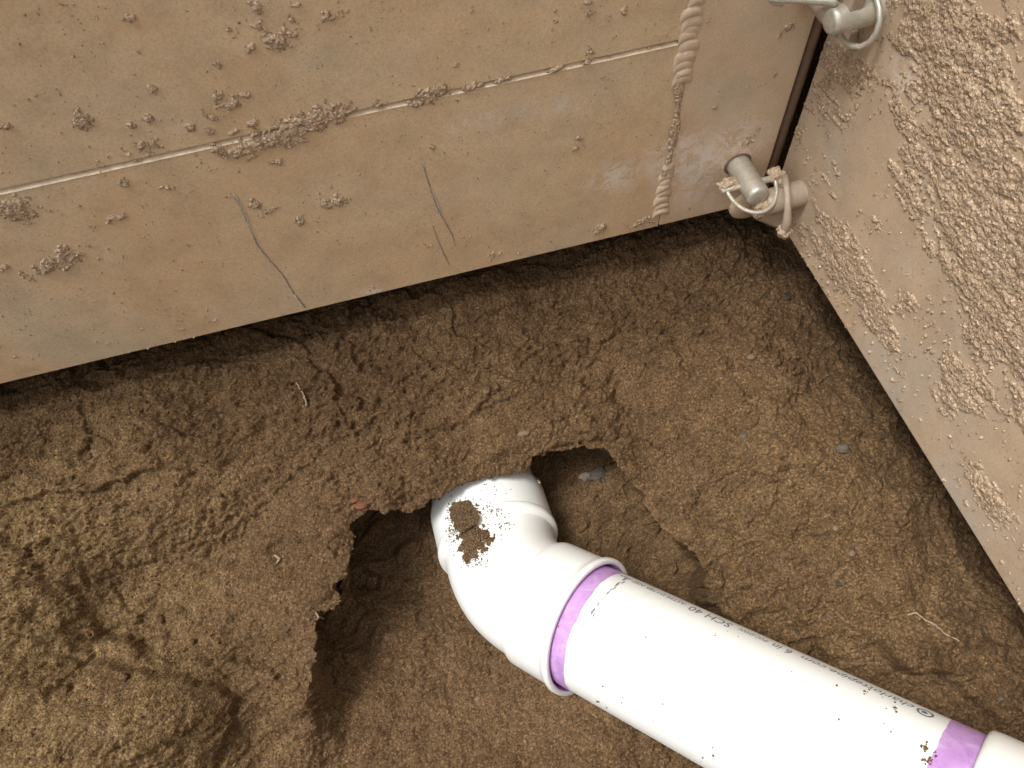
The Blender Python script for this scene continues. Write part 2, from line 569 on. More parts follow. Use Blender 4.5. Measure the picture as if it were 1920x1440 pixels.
# crumbly clods
wd, wv = worley(U*70+0.35*fbm(U*60, V_*60, 2, 5), V_*70, 61)
wd2, wv2 = worley(U*130+0.5*fbm(U*90, V_*90, 2, 6), V_*130, 62)
cl = sstep(0.02, 0.40, fbm(U*13+9, V_*13, 3, 71))
hb += cl*(0.0070*(0.6-wd)*(0.3+wv)) + (0.25+0.75*cl)*0.0028*(0.6-wd2)*(0.2+wv2)
hp += 0.014*fbm(U*12+5, V_*12, 4, 151) + 0.0050*fbm(U*45, V_*45, 3, 161) + 0.0030*(0.6-wd2)*(0.2+wv2)*(0.3+cl)

for x, y, rx_, ry_, amp in ((60, 1105, 110, 75, .030), (230, 1375, 200, 95, .034), (230, 960, 170, 90, .016), (420, 1120, 110, 110, .012), (600, 1010, 60, 60, .010),
                            (880, 850, 130, 35, .010), (740, 915, 70, 35, .010), (1480, 900, 150, 130, .022), (1600, 1110, 110, 70, .014), (1690, 1230, 60, 40, .014), (330, 830, 170, 40, .012), (1060, 640, 200, 60, .008)):
    c0 = pl([(x, y)])[0]; k1 = 1.13/FPX
    q = ((U-c0[0])/(rx_*k1))**2+((V_-c0[1])/(ry_*k1))**2
    hb += amp*np.exp(-q**1.4)*(1+0.25*fbm(U*25, V_*25, 3, 77))
for pts_, wd_, dp_ in (([(380, 1050), (450, 985), (510, 915), (560, 875), (640, 850)], .030, .016), ([(1165, 740), (1210, 800), (1225, 880), (1240, 940)], .035, .014), ([(1580, 600), (1700, 800), (1850, 1050)], .05, .012),
                       ([(150, 1000), (170, 1090), (190, 1170), (280, 1220), (380, 1250), (460, 1310), (470, 1400)], .030, .005)):
    d_, _, _ = seg_dist(U+.01*fbm(U*20, V_*20, 2, 78), V_+.01*fbm(U*20+5, V_*20, 2, 79), pl(pts_))
    hb -= dp_*np.exp(-(d_/wd_)**2)

def ledge(pts, depth, length, width=0.003, side=1, crack=0.0, fade=0.15, wob=0.004):
    """a broken edge: the ground on one side drops by depth and climbs back over length"""
    global hb
    poly = pl(pts)
    xs = [p[0] for p in poly]; ys = [p[1] for p in poly]
    R = length*4+0.02
    k = np.where((U > min(xs)-R) & (U < max(xs)+R) & (V_ > min(ys)-R) & (V_ < max(ys)+R))[0]
    x = U[k]+wob*fbm(U[k]*60, V_[k]*60, 3, 81)+wob*.15*fbm(U[k]*220, V_[k]*220, 2, 82)
    y = V_[k]+wob*fbm(U[k]*60+40, V_[k]*60, 3, 83)+wob*.15*fbm(U[k]*220+9, V_[k]*220, 2, 84)
    d, s, al = seg_dist(x, y, poly)
    sd_ = d*s*side+0.0012*fbm(U[k]*160, V_[k]*160, 3, 85)
    end = sstep(0, fade, al)*sstep(0, fade, 1-al) if fade > 0 else 1.0
    drop = sstep(0, width, sd_)*np.exp(-np.clip(sd_, 0, 9)/length)
    rise = np.exp(-np.clip(-sd_, 0, 9)/(length*0.8))*(sd_ <= 0)
    val = 1.5*end*(-depth*drop+0.35*depth*rise)
    if crack > 0:
        val = val-crack*end*np.exp(-(d/0.0028)**2)
    hb[k] += val

# ledges and cracks read off the photograph (side = 1: low ground on the left of the drawing direction)
ledge([(360, 1045), (420, 1000), (478, 950), (525, 905), (560, 880), (615, 860), (700, 838)], 0.008, 0.030, 0.010, -1, 0.0015, 0.3, 0.010)
ledge([(690, 842), (760, 812), (850, 800), (905, 765), (1000, 730)], 0.004, 0.02, 0.004, -1, 0.001)
ledge([(430, 607), (500, 622), (555, 638), (590, 672)], 0.006, 0.02, 0.003, 1, 0.005)
ledge([(0, 950), (30, 938), (100, 926), (180, 922), (250, 890), (330, 875)], 0.009, 0.03, 0.004, -1, 0.002, 0.2, 0.009)
ledge([(128, 928), (134, 985), (150, 1012), (160, 1060), (168, 1130)], 0.004, 0.025, 0.004, 1, 0.001)
ledge([(0, 1012), (30, 1020), (62, 1045), (96, 1062), (98, 1090), (136, 1096), (150, 1120), (148, 1150), (118, 1172), (108, 1195)], 0.006, 0.030, 0.004, 1, 0.0, 0.06, 0.007)
ledge([(66, 1035), (76, 1022), (84, 1040)], 0.014, 0.006, 0.003, -1, 0.012, 0.1)
ledge([(20, 1320), (100, 1270), (200, 1243), (300, 1262), (372, 1268), (420, 1290), (444, 1305), (442, 1345), (432, 1368), (405, 1420), (395, 1500)], 0.008, 0.045, 0.004, 1, 0.0, 0.10, 0.007)
ledge([(110, 1195), (160, 1205), (230, 1195), (300, 1250)], 0.010, 0.03, 0.005, 1, 0.003)
ledge([(690, 735), (760, 710), (830, 715), (900, 690)], 0.003, 0.02, 0.004, -1, 0.002)
ledge([(830, 622), (890, 605), (960, 572), (1050, 560)], 0.004, 0.02, 0.003, -1, 0.0025)
ledge([(860, 790), (960, 735), (1060, 680), (1150, 632), (1235, 597)], 0.0025, 0.025, 0.006, -1, 0.0003, 0.3, 0.012)
ledge([(1236, 600), (1245, 630), (1262, 660), (1290, 700), (1300, 740)], 0.004, 0.02, 0.004, 1, 0.001, 0.25, 0.009)
ledge([(1170, 748), (1205, 778), (1212, 830), (1218, 880), (1232, 925)], 0.010, 0.030, 0.005, -1, 0.003)
ledge([(1000, 858), (1050, 835), (1130, 822), (1160, 830)], 0.006, 0.015, 0.003, -1, 0.004)
ledge([(620, 795), (690, 790), (730, 775)], 0.004, 0.012, 0.003, -1, 0.003)
ledge([(270, 800), (300, 830), (280, 860)], 0.006, 0.015, 0.003, -1, 0.006)
ledge([(170, 815), (165, 840), (150, 850)], 0.007, 0.012, 0.003, 1, 0.006)
ledge([(290, 955), (260, 965), (240, 940)], 0.005, 0.015, 0.003, 1, 0.004)
ledge([(500, 1030), (515, 1018), (545, 1022)], 0.006, 0.012, 0.003, -1, 0.005)
ledge([(230, 1040), (228, 1070)], 0.004, 0.008, 0.003, -1, 0.007, 0.1)
ledge([(380, 1062), (440, 1040)], 0.003, 0.010, 0.003, -1, 0.003)
ledge([(1380, 760), (1420, 770), (1440, 760)], 0.004, 0.012, 0.003, 1, 0.004)
ledge([(1500, 1100), (1480, 1130), (1470, 1160), (1500, 1190)], 0.008, 0.02, 0.004, -1, 0.004)
ledge([(1470, 1205), (1500, 1196), (1522, 1192), (1535, 1215), (1550, 1245)], 0.016, 0.016, 0.003, -1, 0.005, 0.1)
ledge([(1640, 1190), (1660, 1230), (1700, 1262), (1745, 1268), (1752, 1250)], 0.014, 0.022, 0.004, -1, 0.004, 0.12)
ledge([(1730, 1180), (1742, 1225), (1760, 1262), (1800, 1285), (1830, 1310), (1880, 1370)], 0.016, 0.025, 0.004, -1, 0.006, 0.12)
ledge([(1600, 1100), (1640, 1150), (1650, 1200), (1645, 1240)], 0.006, 0.02, 0.004, -1, 0.004)
ledge([(700, 690), (770, 680), (800, 690)], 0.004, 0.012, 0.003, -1, 0.003)
ledge([(1550, 680), (1600, 700), (1660, 720)], 0.003, 0.015, 0.003, -1, 0.003)

for i in range(26):                                   # hairline breaks scattered over the bench
    x0, y0 = rng.uniform(-50, 1750), rng.uniform(650, 1420)
    L = rng.uniform(25, 85); a = rng.normal(-0.35, 0.5)
    p = [(x0, y0), (x0+L*.4*math.cos(a), y0+L*.4*math.sin(a)+rng.normal(0, 5)), (x0+L*math.cos(a), y0+L*math.sin(a)+rng.normal(0, 8))]
    ledge(p, rng.uniform(.0015, .005), rng.uniform(.006, .016), 0.003, rng.choice((-1, 1)), rng.uniform(.001, .005), 0.2)

# the hole that was dug around the pipe, with its ragged rim
RIM = [(548, 1700), (556, 1450), (566, 1340), (590, 1240), (594, 1165), (604, 1148), (628, 1140), (641, 1120), (624, 1100), (650, 1080), (658, 1040), (663, 1005), (659, 984),
       (675, 968), (700, 956), (718, 965), (745, 957), (772, 962), (800, 944), (832, 932), (860, 912), (900, 899), (945, 893), (985, 886),
       (1000, 858), (1040, 847), (1090, 838), (1132, 838), (1150, 866), (1180, 895), (1208, 925), (1222, 968), (1250, 1004), (1295, 1035), (1316, 1070), (1322, 1105), (1370, 1165),
       (1450, 1230), (1560, 1300), (1700, 1380), (1850, 1480), (2000, 1600), (1900, 1900), (1200, 1900)]
rim = pl(RIM)
rx = U+0.0055*fbm(U*75, V_*75, 3, 91)+0.0018*fbm(U*300, V_*300, 2, 92)
ry = V_+0.0055*fbm(U*75+31, V_*75, 3, 93)+0.0018*fbm(U*300+31, V_*300, 2, 94)
rd, _, ral = seg_dist(rx, ry, rim, True)
ins = inside(rx, ry, rim)
rs = np.where(ins, rd, -rd)                           # positive inside the hole
hb += np.where(rs < 0, -0.007*np.exp(rs/0.012), -0.007)    # rim rounds over a little
soft = np.clip(0.40*sstep(33.0/44, 36.0/44, ral)+1-sstep(1.5/44, 3.2/44, ral), 0, 1)
hard = np.clip(1-2*soft, 0, 1)
WW = 0.028
low = sstep(0, 1, (rs+0.0006)/(WW*hard+(0.0038+0.060*soft)*(1-hard)))
# a torn flap of soil hanging at the left end of the lip
h = hb*(1-low)+hp*low
# broken, crumbly skin: rounded crumbs with creases between them
wx_, wy_ = U+0.006*fbm(U*40, V_*40, 2, 701), V_+0.006*fbm(U*40+7, V_*40, 2, 702)
sx_, sy_ = wx_*ca+wy_*sa, (-wx_*sa+wy_*ca)*1.7
bil = 0.0075*np.abs(fbm(sx_*26, sy_*26, 2, 711))+0.0058*np.abs(fbm(sx_*60, sy_*60, 2, 721))+0.0042*np.abs(fbm(sx_*125+4, sy_*110, 2, 731))
h += 1.25*bil*(0.55+0.75*sstep(-0.3, 0.4, fbm(U*8+5, V_*8, 3, 741)))
# loose crumbs heaped along the foot of the cut
foot = np.exp(-((rs-0.03)/0.02)**2)*low
h += foot*0.010*np.clip(fbm(U*40, V_*40, 3, 171)+0.2, 0, 1)
# grain
gd, gvv = worley(U*230, V_*230, 101)
h += 0.0026*(0.55-gd)*(0.2+1.2*gvv) + 0.0016*fbm(U*300, V_*300, 2, 111)
# trench sides rise behind the shield, at the end and behind the viewer
wallb = sstep(0.50, 0.62, V_)*1.55+np.clip(V_-0.62, 0, 9)*0.0
h += wallb*(0.85+0.15*fbm(U*4, V_*6, 3, 201))
h += sstep(0.78, 0.92, U)*1.5
h += sstep(-1.35, -1.75, V_)*1.9

# undercut: the wall of the hole leans back beneath the rim
rd0, _, _ = seg_dist(U, V_, rim, True)
R0 = np.where(inside(U, V_, rim), rd0, -rd0).reshape(NU, NV)
gxu = np.gradient(R0, gu, axis=0).ravel(); gxv = np.gradient(R0, gv, axis=1).ravel()
gl = np.hypot(gxu, gxv)+1e-9
dz = np.clip(hb-hp, 0, 0.11)
uc = 0.24*dz*(1+0.7*fbm(U*35, V_*35, 3, 181))
tt = np.clip(rs/WW, 0, 1)
und = np.where(rs < WW, np.clip(rs, 0, 1)+uc*np.sin(tt*math.pi*0.62), (WW+0.93*uc)*np.exp(-np.clip(rs-WW, 0, 9)/0.05))
und = und*hard*near*(rs > 0)
UU = U-gxu/gl*und
VV = V_-gxv/gl*und
G = Q0+UU[:, None]*np.array([1, 0, 0])+VV[:, None]*VA+h[:, None]*NA
me = np_mesh("ground", G, grid_faces(NU, NV))
# paler lumps and slopes: brighter, olive-tinted light put into the soil colour
pale_lit = np.zeros(len(G))
for (x, y, r, a) in [(40, 1130, 150, .9), (230, 1370, 230, 1.0), (0, 1440, 260, 1.0), (60, 960, 200, .6), (250, 900, 220, .35), (1450, 950, 260, .35), (1560, 1130, 200, .4), (1000, 820, 180, .15)]:
    c = pl([(x, y)])[0]
    pale_lit += a*np.exp(-(((U-c[0])**2+(V_-c[1])**2)/(r/FPX*1.1)**2))
pale_lit = np.clip(pale_lit*(0.75+0.8*fbm(U*18, V_*18, 4, 301)), 0, 1)
at_ = me.attributes.new("pale_lit", 'FLOAT', 'POINT'); at_.data.foreach_set("value", pale_lit.astype(np.float32))
ground = add_mesh("ground", me, MAT_SOIL)
tag(ground, "brown sandy soil bench and dug pit below the trench shield", "ground", kind="structure")

gpx, gpy, gdp = project(G)
gvis = np.where(near)[0]
def on_ground(px, py, tol=3.0):
    """the soil point seen at a photo position"""
    k = gvis[(np.abs(gpx[gvis]-px) < tol) & (np.abs(gpy[gvis]-py) < tol)]
    if len(k) == 0:
        return Vector(at_z(px, py, -1.1))
    j = k[np.argmin(gdp[k])]
    return Vector(G[j])

# ------------------------------------------------------------------ trench shield, long side
YP = 0.737; ZB = CAM[2]-0.978; ZG = CAM[2]-0.646; XW = 0.372; XE = 0.531
def on_left(px, py, off=0.0):
    r = ray(px, py); t = (YP-off-CAM[1])/r[1]
    return CAM+r*t

smL = [(on_left(1150, 335), 0.05, (0.84, 0.78, 0.70), 0.9), (on_left(1260, 290), 0.06, (0.84, 0.78, 0.72), 0.8), (on_left(1330, 310), 0.10, (0.82, 0.76, 0.70), 0.9), (on_left(1380, 270), 0.06, (0.82, 0.76, 0.70), 0.7),
       (on_left(700, 545), 0.02, (0.86, 0.80, 0.74), 0.9), (on_left(860, 235), 0.022, (0.78, 0.70, 0.63), 0.8), (on_left(920, 222), 0.024, (0.78, 0.70, 0.64), 0.8), (on_left(985, 208), 0.022, (0.70, 0.66, 0.62), 0.8), (on_left(1050, 196), 0.024, (0.76, 0.70, 0.64), 0.7)]
MAT_PLANK = panel_material("silty_aluminium_plank", (0.67, 0.510, 0.330), (0.66, 0.470, 0.285), (0.60, 0.490, 0.335), smL)
MAT_ENDPLATE = panel_material("silty_aluminium_end_plate", (0.64, 0.49, 0.335), (0.65, 0.47, 0.305), (0.58, 0.485, 0.36), smL)

panel = thing("trench_shield", "long silt-stained aluminium trench shield panel with weld and scratches on the left", "trench shield", (0.0, YP, ZB))
PLH = ZG-ZB
def plank(z0, z1, name="plank"):
    # cross-section with a chamfered, worn upper edge: front face at YP
    ch = 0.0042
    prof = [(0, z0+0.0015), (0.0015, z0), (0.05, z0), (0.05, z1), (0.007, z1), (0.0, z1-ch)]
    bm = bmesh.new()
    x0, x1 = -2.2, XW
    n = 12
    rings = []
    for i in range(n+1):
        x = x0+(x1-x0)*i/n
        rings.append([bm.verts.new((x, YP+y, z)) for y, z in prof])
    for i in range(n):
        for k in range(len(prof)):
            k2 = (k+1) % len(prof)
            bm.faces.new((rings[i][k], rings[i+1][k], rings[i+1][k2], rings[i][k2]))
    bm.faces.new(rings[0]); bm.faces.new(rings[-1])
    o = add_mesh(name, bm_mesh(name, bm), MAT_PLANK, panel, False)
    return o
gap = 0.0022
plank(ZB, ZG)
plank(ZG+gap, ZG+PLH)
plank(ZG+PLH+gap, ZG+2*PLH)
plank(ZG+2*PLH+gap, ZG+3*PLH)
# worn bright strip on the chamfer of the lower plank
bm = bmesh.new()
xs = np.linspace(-2.2, XW-0.012, 160)
for a_, b_ in zip(xs[:-1], xs[1:]):
    w1 = 0.0006+0.0006*abs(math.sin(a_*37))+0.0004*random.random()
    vv = [bm.verts.new((x, YP+y-0.0008, z+0.0006)) for x, y, z in ((a_, 0.0, ZG-0.0045), (b_, 0.0, ZG-0.0045), (b_, 0.0062, ZG-0.0008), (a_, 0.0062, ZG-0.0008))]
    bm.faces.new(vv)
bmesh.ops.remove_doubles(bm, verts=bm.verts, dist=1e-5)
add_mesh("worn_edge", bm_mesh("worn_edge", bm), MAT_LIP, panel, False)
# end plate between weld and corner
add_mesh("end_plate", bm_mesh("end_plate", box_bm((XW+0.0015, YP-0.0015, ZB+0.002), (XE-XW-0.0015, 0, 0), (0, 0.06, 0), (0, 0, 1.35), 0.004, 3)), MAT_ENDPLATE, panel, False)

def weld(zlo, zhi, wid, name="weld_bead"):
    """stack of overlapping scallops of weld metal running up the joint"""
    P = []; F = []
    step = 0.0105
    z = zlo; nu_, nv_ = 14, 10
    while z < zhi:
        w = wid*random.uniform(0.72, 1.05); hgt = random.uniform(0.0038, 0.0062); xo = XW+0.0008+random.uniform(-.0022, .0022)
        base = len(P); ln = step*random.uniform(1.3, 2.0)
        for i in range(nu_+1):
            s = -1+2*i/nu_
            for j in range(nv_+1):
                t = j/nv_
                arch = math.sqrt(max(0, 1-s*s))
                zz = z+ln*(t-0.5)*1.0+arch*0.010-0.004           # crescent, convex upward
                yy = hgt*arch*(math.sin(math.pi*min(1, t*0.96+0.02))**0.45)*(0.85+0.2*t)
                P.append((xo+s*w+0.0006*random.uniform(-1, 1), YP+0.0006-yy-0.0004*random.random(), zz))
        for i in range(nu_):
            for j in range(nv_):
                q = base+i*(nv_+1)+j
                F.append((q, q+nv_+1, q+nv_+2, q+1))
        z += step*random.uniform(0.7, 1.45)
    return add_mesh(name, np_mesh(name, np.array(P), np.array(F)), MAT_WELD, panel)
z_a = on_left(1238, 400)[2]; z_b = on_left(1253, 318)[2]; z_c = on_left(1280, 152)[2]
weld(z_a, z_b, 0.0125)
weld(z_c, z_c+0.75, 0.0135)

def ribbon(pts, widths, mat, name, parent, off=0.0006, plane='left', onf=None):
    P = [Vector(onf(x, y, off)) for x, y in pts]
    # subdivide with jitter
    Q = []; W = []
    for i in range(len(P)-1):
        n = 14
        for k in range(n):
            t = k/n
            Q.append(P[i].lerp(P[i+1], t)); W.append(widths[i]*(1-t)+widths[i+1]*t)
    Q.append(P[-1]); W.append(widths[-1])
    V = []; F = []
    for i, q in enumerate(Q):
        d = (Q[min(i+1, len(Q)-1)]-Q[max(i-1, 0)]).normalized()
        s = d.cross(Vector((0, 1, 0))).normalized()
        w = W[i]*random.uniform(0.55, 1.25)
        j = s*random.uniform(-.0006, .0006)
        V += [tuple(q+s*w+j), tuple(q-s*w+j)]
        if i: F.append((2*i-2, 2*i, 2*i+1, 2*i-1))
    return add_mesh(name, np_mesh(name, np.array(V), np.array(F)), mat, parent)
k = 0.6/FPX
ribbon([(438, 366), (452, 388), (468, 425), (484, 462), (505, 487), (530, 515), (551, 550), (574, 578)], [2*k, 3.2*k, 2.2*k, 2.6*k, 2*k, 2.6*k, 2.4*k, 3*k], MAT_SCRATCH, "scratch", panel, onf=on_left)
ribbon([(436, 360), (447, 378)], [2.2*k, 2.6*k], MAT_CHALK, "scuff", panel, 0.0011, onf=on_left)
ribbon([(790, 297), (797, 320), (806, 350), (818, 385), (832, 412), (848, 440), (855, 462)], [1.2*k, 1.8*k, 2.2*k, 2.8*k, 2.6*k, 1.8*k, 0.9*k], MAT_SCRATCH, "scratch", panel, onf=on_left)
ribbon([(812, 423), (820, 448), (832, 475), (842, 496)], [1.4*k, 1.6*k, 2.2*k, 1.4*k], MAT_SCRATCH, "scratch", panel, onf=on_left)
ribbon([(447, 376), (462, 408), (478, 446)], [1.2*k, 1.6*k, .8*k], MAT_CHALK, "scuff", panel, 0.0011, onf=on_left)
ribbon([(790, 294), (796, 312)], [2.0*k, 1.6*k], MAT_CHALK, "scuff", panel, 0.0011, onf=on_left)
ribbon([(808, 352), (822, 388), (836, 418)], [.8*k, 1.5*k, .8*k], MAT_CHALK, "scuff", panel, 0.0011, onf=on_left)
ribbon([(551, 552), (566, 575)], [3*k, 2*k], MAT_CHALK, "scuff", panel, 0.0011, onf=on_left)

def crust(name, o, eu, ev, nrm, ext, hfun, mat, parent, sp):
    """dried mud standing proud of a plate, kept only where there is any"""
    u = np.arange(ext[0], ext[1], sp); v = np.arange(ext[2], ext[3], sp)
    Ug, Vg = np.meshgrid(u, v, indexing='ij')
    hh = hfun(Ug.ravel(), Vg.ravel())
    q = grid_faces(len(u), len(v))
    keep = (hh[q] > 0).any(1)
    q = q[keep]
    idx, inv = np.unique(q, return_inverse=True)
    P = np.asarray(o)+Ug.ravel()[idx, None]*np.asarray(eu)+Vg.ravel()[idx, None]*np.asarray(ev)+np.clip(hh[idx], -0.0005, 1)[:, None]*np.asarray(nrm)
    ob = add_mesh(name, np_mesh(name, P, inv.reshape(q.shape)), mat, parent)
    return tag(ob, kind="stuff")

BL = []
def bl(x, y, r, s=1.0, ex=1.0, an=0.0):
    p = on_left(x, y); sc = np.linalg.norm(p-CAM)/FPX
    BL.append((p[0], p[2], r*sc, s, ex, an))
for a in [(160, 222, 17), (165, 242, 7), (25, 392, 30, 1.3), (55, 410, 12), (8, 235, 8), (120, 490, 17, 1.1), (100, 494, 22, .9, 2.4, .25), (118, 470, 14), (5, 500, 10, 1), (245, 235, 11), (280, 222, 8), (285, 165, 8),
          (312, 350, 9, 1.1), (230, 345, 9, .8), (215, 408, 13, .8, 2, .2), (480, 383, 15, 1.1), (500, 398, 10, .7, 2, 0), (625, 380, 16, 1, 2.2, -.1), (560, 415, 12, .6, 2.5, .3), (515, 303, 11, 1), (470, 230, 9), (395, 218, 10, .8),
          (480, 15, 16, 1.1, .6), (478, 45, 12, 1), (470, 88, 12, 1.1), (505, 70, 14, 1), (545, 35, 13, 1, .6), (540, 60, 14, .9), (555, 8, 10), (625, 28, 13, .8, 2, -.2), (520, 80, 12, .8, 2, 0), (430, 55, 12, .6), (408, 180, 12, .8), (425, 195, 13, .8, 2, 0), (460, 180, 8, .7), (405, 120, 9, .7), (245, 35, 9, .8), (270, 278, 14, .8, 2.5, 0), (440, 70, 10, .7), (395, 245, 11, .8), (435, 245, 10, .8), (365, 240, 11, .7),
          (412, 282, 14, 1, 1.5, .22), (450, 282, 20, 1.1, 2, .22), (500, 262, 22, 1.25, 2, .22), (545, 245, 24, 1.35, 1.8, .22), (590, 225, 26, 1.4, 1.5, .22), (625, 215, 20, 1.3, 1.6, .25), (480, 290, 10, .9, 2, .2), (560, 262, 14, 1, 2, .2),
          (800, 183, 17, 1.3, 1.5, .25), (825, 172, 15, 1.2, 1.5, .25), (780, 195, 10, 1), (880, 165, 9, 1, 2.5, .22), (700, 200, 6, .7, 3, .22), (1100, 116, 8, 1), (1040, 130, 6, .8, 3, .22), (940, 150, 6, .8, 4, .22),
          (1105, 25, 12, .9, .6), (1100, 5, 8), (1170, 22, 9, .8, .6), (1105, 95, 9, .8), (1080, 280, 11, .8, .7), (1060, 270, 8, .7), (1140, 305, 9, .6), (1085, 260, 9, .7), (810, 275, 11, .7, .7), (1125, 430, 14, 1.4), (1205, 415, 12, 1, 2, .2), (1290, 390, 9, 1, .6, .3), (700, 545, 9, .7),
          (800, 460, 12, .5, .7), (930, 480, 12, .6), (875, 440, 10, .5), (855, 120, 8, .6), (820, 110, 6, .6), (1410, 260, 14, .8), (1420, 240, 8, .8), (1340, 200, 7, 1), (1350, 165, 9, .5),
          (1475, 50, 14, 1, .7), (1460, 65, 12, .7, .7), (1452, 140, 8, .8), (1398, 270, 16, .6)]:
    bl(*a)
def h_left(u, v):
    n1 = fbm(u*150, v*150, 5, 401, 0.65); n2 = fbm(u*420, v*420, 2, 402)
    m = np.zeros_like(u)-0.62
    for (x, z, r, s, ex, an) in BL:
        k = np.where((np.abs(u-x) < r*ex*3) & (np.abs(v-z) < r*ex*3))[0]
        du, dv = u[k]-x, v[k]-z
        c, s_ = math.cos(an), math.sin(an)
        q = ((du*c+dv*s_)/(r*ex))**2+((-du*s_+dv*c)/r)**2
        m[k] = np.maximum(m[k], s*1.05*np.exp(-q)-0.62)
    zone = 0.30*fbm(u*5, v*5, 3, 403)
    f = m+0.02+1.05*n1
    speck = fbm(u*190, v*190, 2, 404)+zone*0.5-0.80          # isolated crumbs
    big = np.minimum(np.clip(f, 0, 1), 0.12)*0.008+np.clip(f-.12, 0, .6)*0.003
    wd, wv = worley(u*260, v*260, 405)
    hh = np.where(f > 0, 0.0004+big+0.0024*(0.6-wd)*wv*np.clip(f*6, 0, 1)+0.0006*n2, -1)
    hs_ = np.where(speck > 0, 0.0003+np.clip(speck, 0, .2)*0.012, -1)
    return np.maximum(hh, hs_)
crust("dried_mud", (0, YP, 0), (1, 0, 0), (0, 0, 1), (0, -1, 0), (-0.75, XE-0.002, ZB+0.001, ZB+0.62), h_left, MAT_MUD, panel, 0.0012)
# grit packed into the open part of the welded joint
def h_joint(u, v):
    x = XW+0.0015*np.sin(v*40)
    w = 0.0045+0.0015*np.sin(v*77)
    f = 1-np.abs(u-x)/w+0.6*fbm(u*300, v*300, 3, 411)
    wd, wv = worley(u*250, v*250, 412)
    return np.where(f > 0, 0.0006+0.0012*np.clip(f, 0, 1)+0.0028*(0.6-wd)*wv, -1)
crust("joint_grit", (0, YP-0.0016, 0), (1, 0, 0), (0, 0, 1), (0, -1, 0), (XW-0.012, XW+0.012, z_b-0.01, z_c+0.01), h_joint, MAT_MUD, panel, 0.001)

# ------------------------------------------------------------------ trench shield, end panel on the right
YAW = math.radians(2.9)
AE = np.array([math.sin(YAW), -math.cos(YAW), 0]); NE = np.array([-math.cos(YAW), -math.sin(YAW), 0])
OE = np.array([0.551, 0.735, 0.0])+np.array([0, 0, CAM[2]-0.985])
def on_right(px, py, off=0.0):
    r = ray(px, py); t = ((OE+NE*off)-CAM).dot(NE)/r.dot(NE)
    return CAM+r*t
smR = [(on_right(1700, 150), 0.05, (0.70, 0.62, 0.52), 0.8), (on_right(1600, 500), 0.05, (0.45, 0.40, 0.34), 0.6), (on_right(1800, 950), 0.08, (0.42, 0.385, 0.335), 0.9), (on_right(1660, 690), 0.09, (0.42, 0.385, 0.33), 0.9)]
MAT_RIGHT = panel_material("silty_aluminium_end_panel", (0.47, 0.35, 0.238), (0.49, 0.355, 0.235), (0.43, 0.35, 0.26), smR)
epanel = thing("trench_shield", "end panel of the trench shield crusted with dried mud on the right", "trench shield", tuple(OE))
bm = box_bm(OE+AE*0.004, AE*1.9, -NE*0.05, (0, 0, 1.4), 0.002, 2)
add_mesh("plate", bm_mesh("plate", bm), MAT_RIGHT, epanel, False)
BARE = [(1745, 640, 60, 1.6), (1770, 570, 45, 1.4), (1655, 240, 35, 1.8), (1640, 200, 30, 1.2), (1740, 800, 60, 1.2), (1640, 700, 50, 2), (1800, 1010, 60, 2), (1600, 580, 30, .8), (1850, 840, 50, 1.0), (1880, 700, 30, .8), (1590, 380, 30, .7), (1800, 330, 40, .5), (1700, 480, 40, .7), (1530, 300, 14, .8), (1850, 1100, 50, 2)]
THICK = [(1560, 200, 60, .5), (1560, 330, 50, .5), (1700, 560, 40, .6), (1780, 730, 55, .7), (1840, 900, 45, .6), (1840, 250, 60, .5), (1700, 330, 60, .4), (1880, 980, 50, .6), (1600, 480, 50, .6), (1650, 600, 40, .6), (1900, 600, 60, .6), (1560, 450, 30, .7), (1860, 420, 70, .4), (1800, 100, 90, .4)]
def uv_right(p):
    d = p-OE
    return d.dot(AE), d[2]
def h_right(u, v):
    # streaks run down and towards the viewer
    c, s = math.cos(0.12), math.sin(0.12)
    a, b_ = u*c+v*s, -u*s+v*c
    n0 = fbm(a*6, b_*12, 4, 501); n1 = fbm(a*34, b_*70, 5, 502, 0.65); n2 = fbm(u*260, v*260, 3, 503)
    f = -0.05+0.85*n0+0.75*n1+0.20*n2+0.22*sstep(0.15, 0.45, v)
    for x, y, r, k in BARE:
        p = on_right(x, y); uu, vv = uv_right(p); rr = r*np.linalg.norm(p-CAM)/FPX
        f -= 0.62*k*np.exp(-((u-uu)**2+(v-vv)**2)/rr**2)
    for x, y, r, k in THICK:
        p = on_right(x, y); uu, vv = uv_right(p); rr = r*np.linalg.norm(p-CAM)/FPX
        f += 0.6*k*np.exp(-((u-uu)**2+(v-vv)**2)/rr**2)
    f -= 1.1*np.exp(-(v/(0.030+0.02*fbm(u*6, v*0, 3, 505)))**2)*sstep(0.0, 0.12, u)
    wd, wv = worley(a*170, b_*230, 504)
    wd3, wv3 = worley(a*75+0.6*n1, b_*100, 507)
    hh = 0.0003+np.minimum(np.clip(f, 0, 1), 0.15)*0.006+np.clip(f-.15, 0, .8)*0.003+np.clip(f*5, 0, 1)*(0.0013*(0.62-wd)*wv*1.6+0.0018*(0.6-wd3)*np.clip(wv3-.35, 0, 1)*1.8+0.0009*n2+0.0008*fbm(u*520, v*520, 2, 508))
    speck = fbm(u*200, v*200, 2, 506)+0.25*n0-0.60
    return np.maximum(np.where(f > 0, hh, -1), np.where(speck > 0, 0.0003+np.clip(speck, 0, .2)*0.014, -1))
crust("mud_crust", OE, AE, (0, 0, 1), NE, (0.006, 0.95, 0.003, 0.62), h_right, MAT_CRUST, epanel, 0.0014)

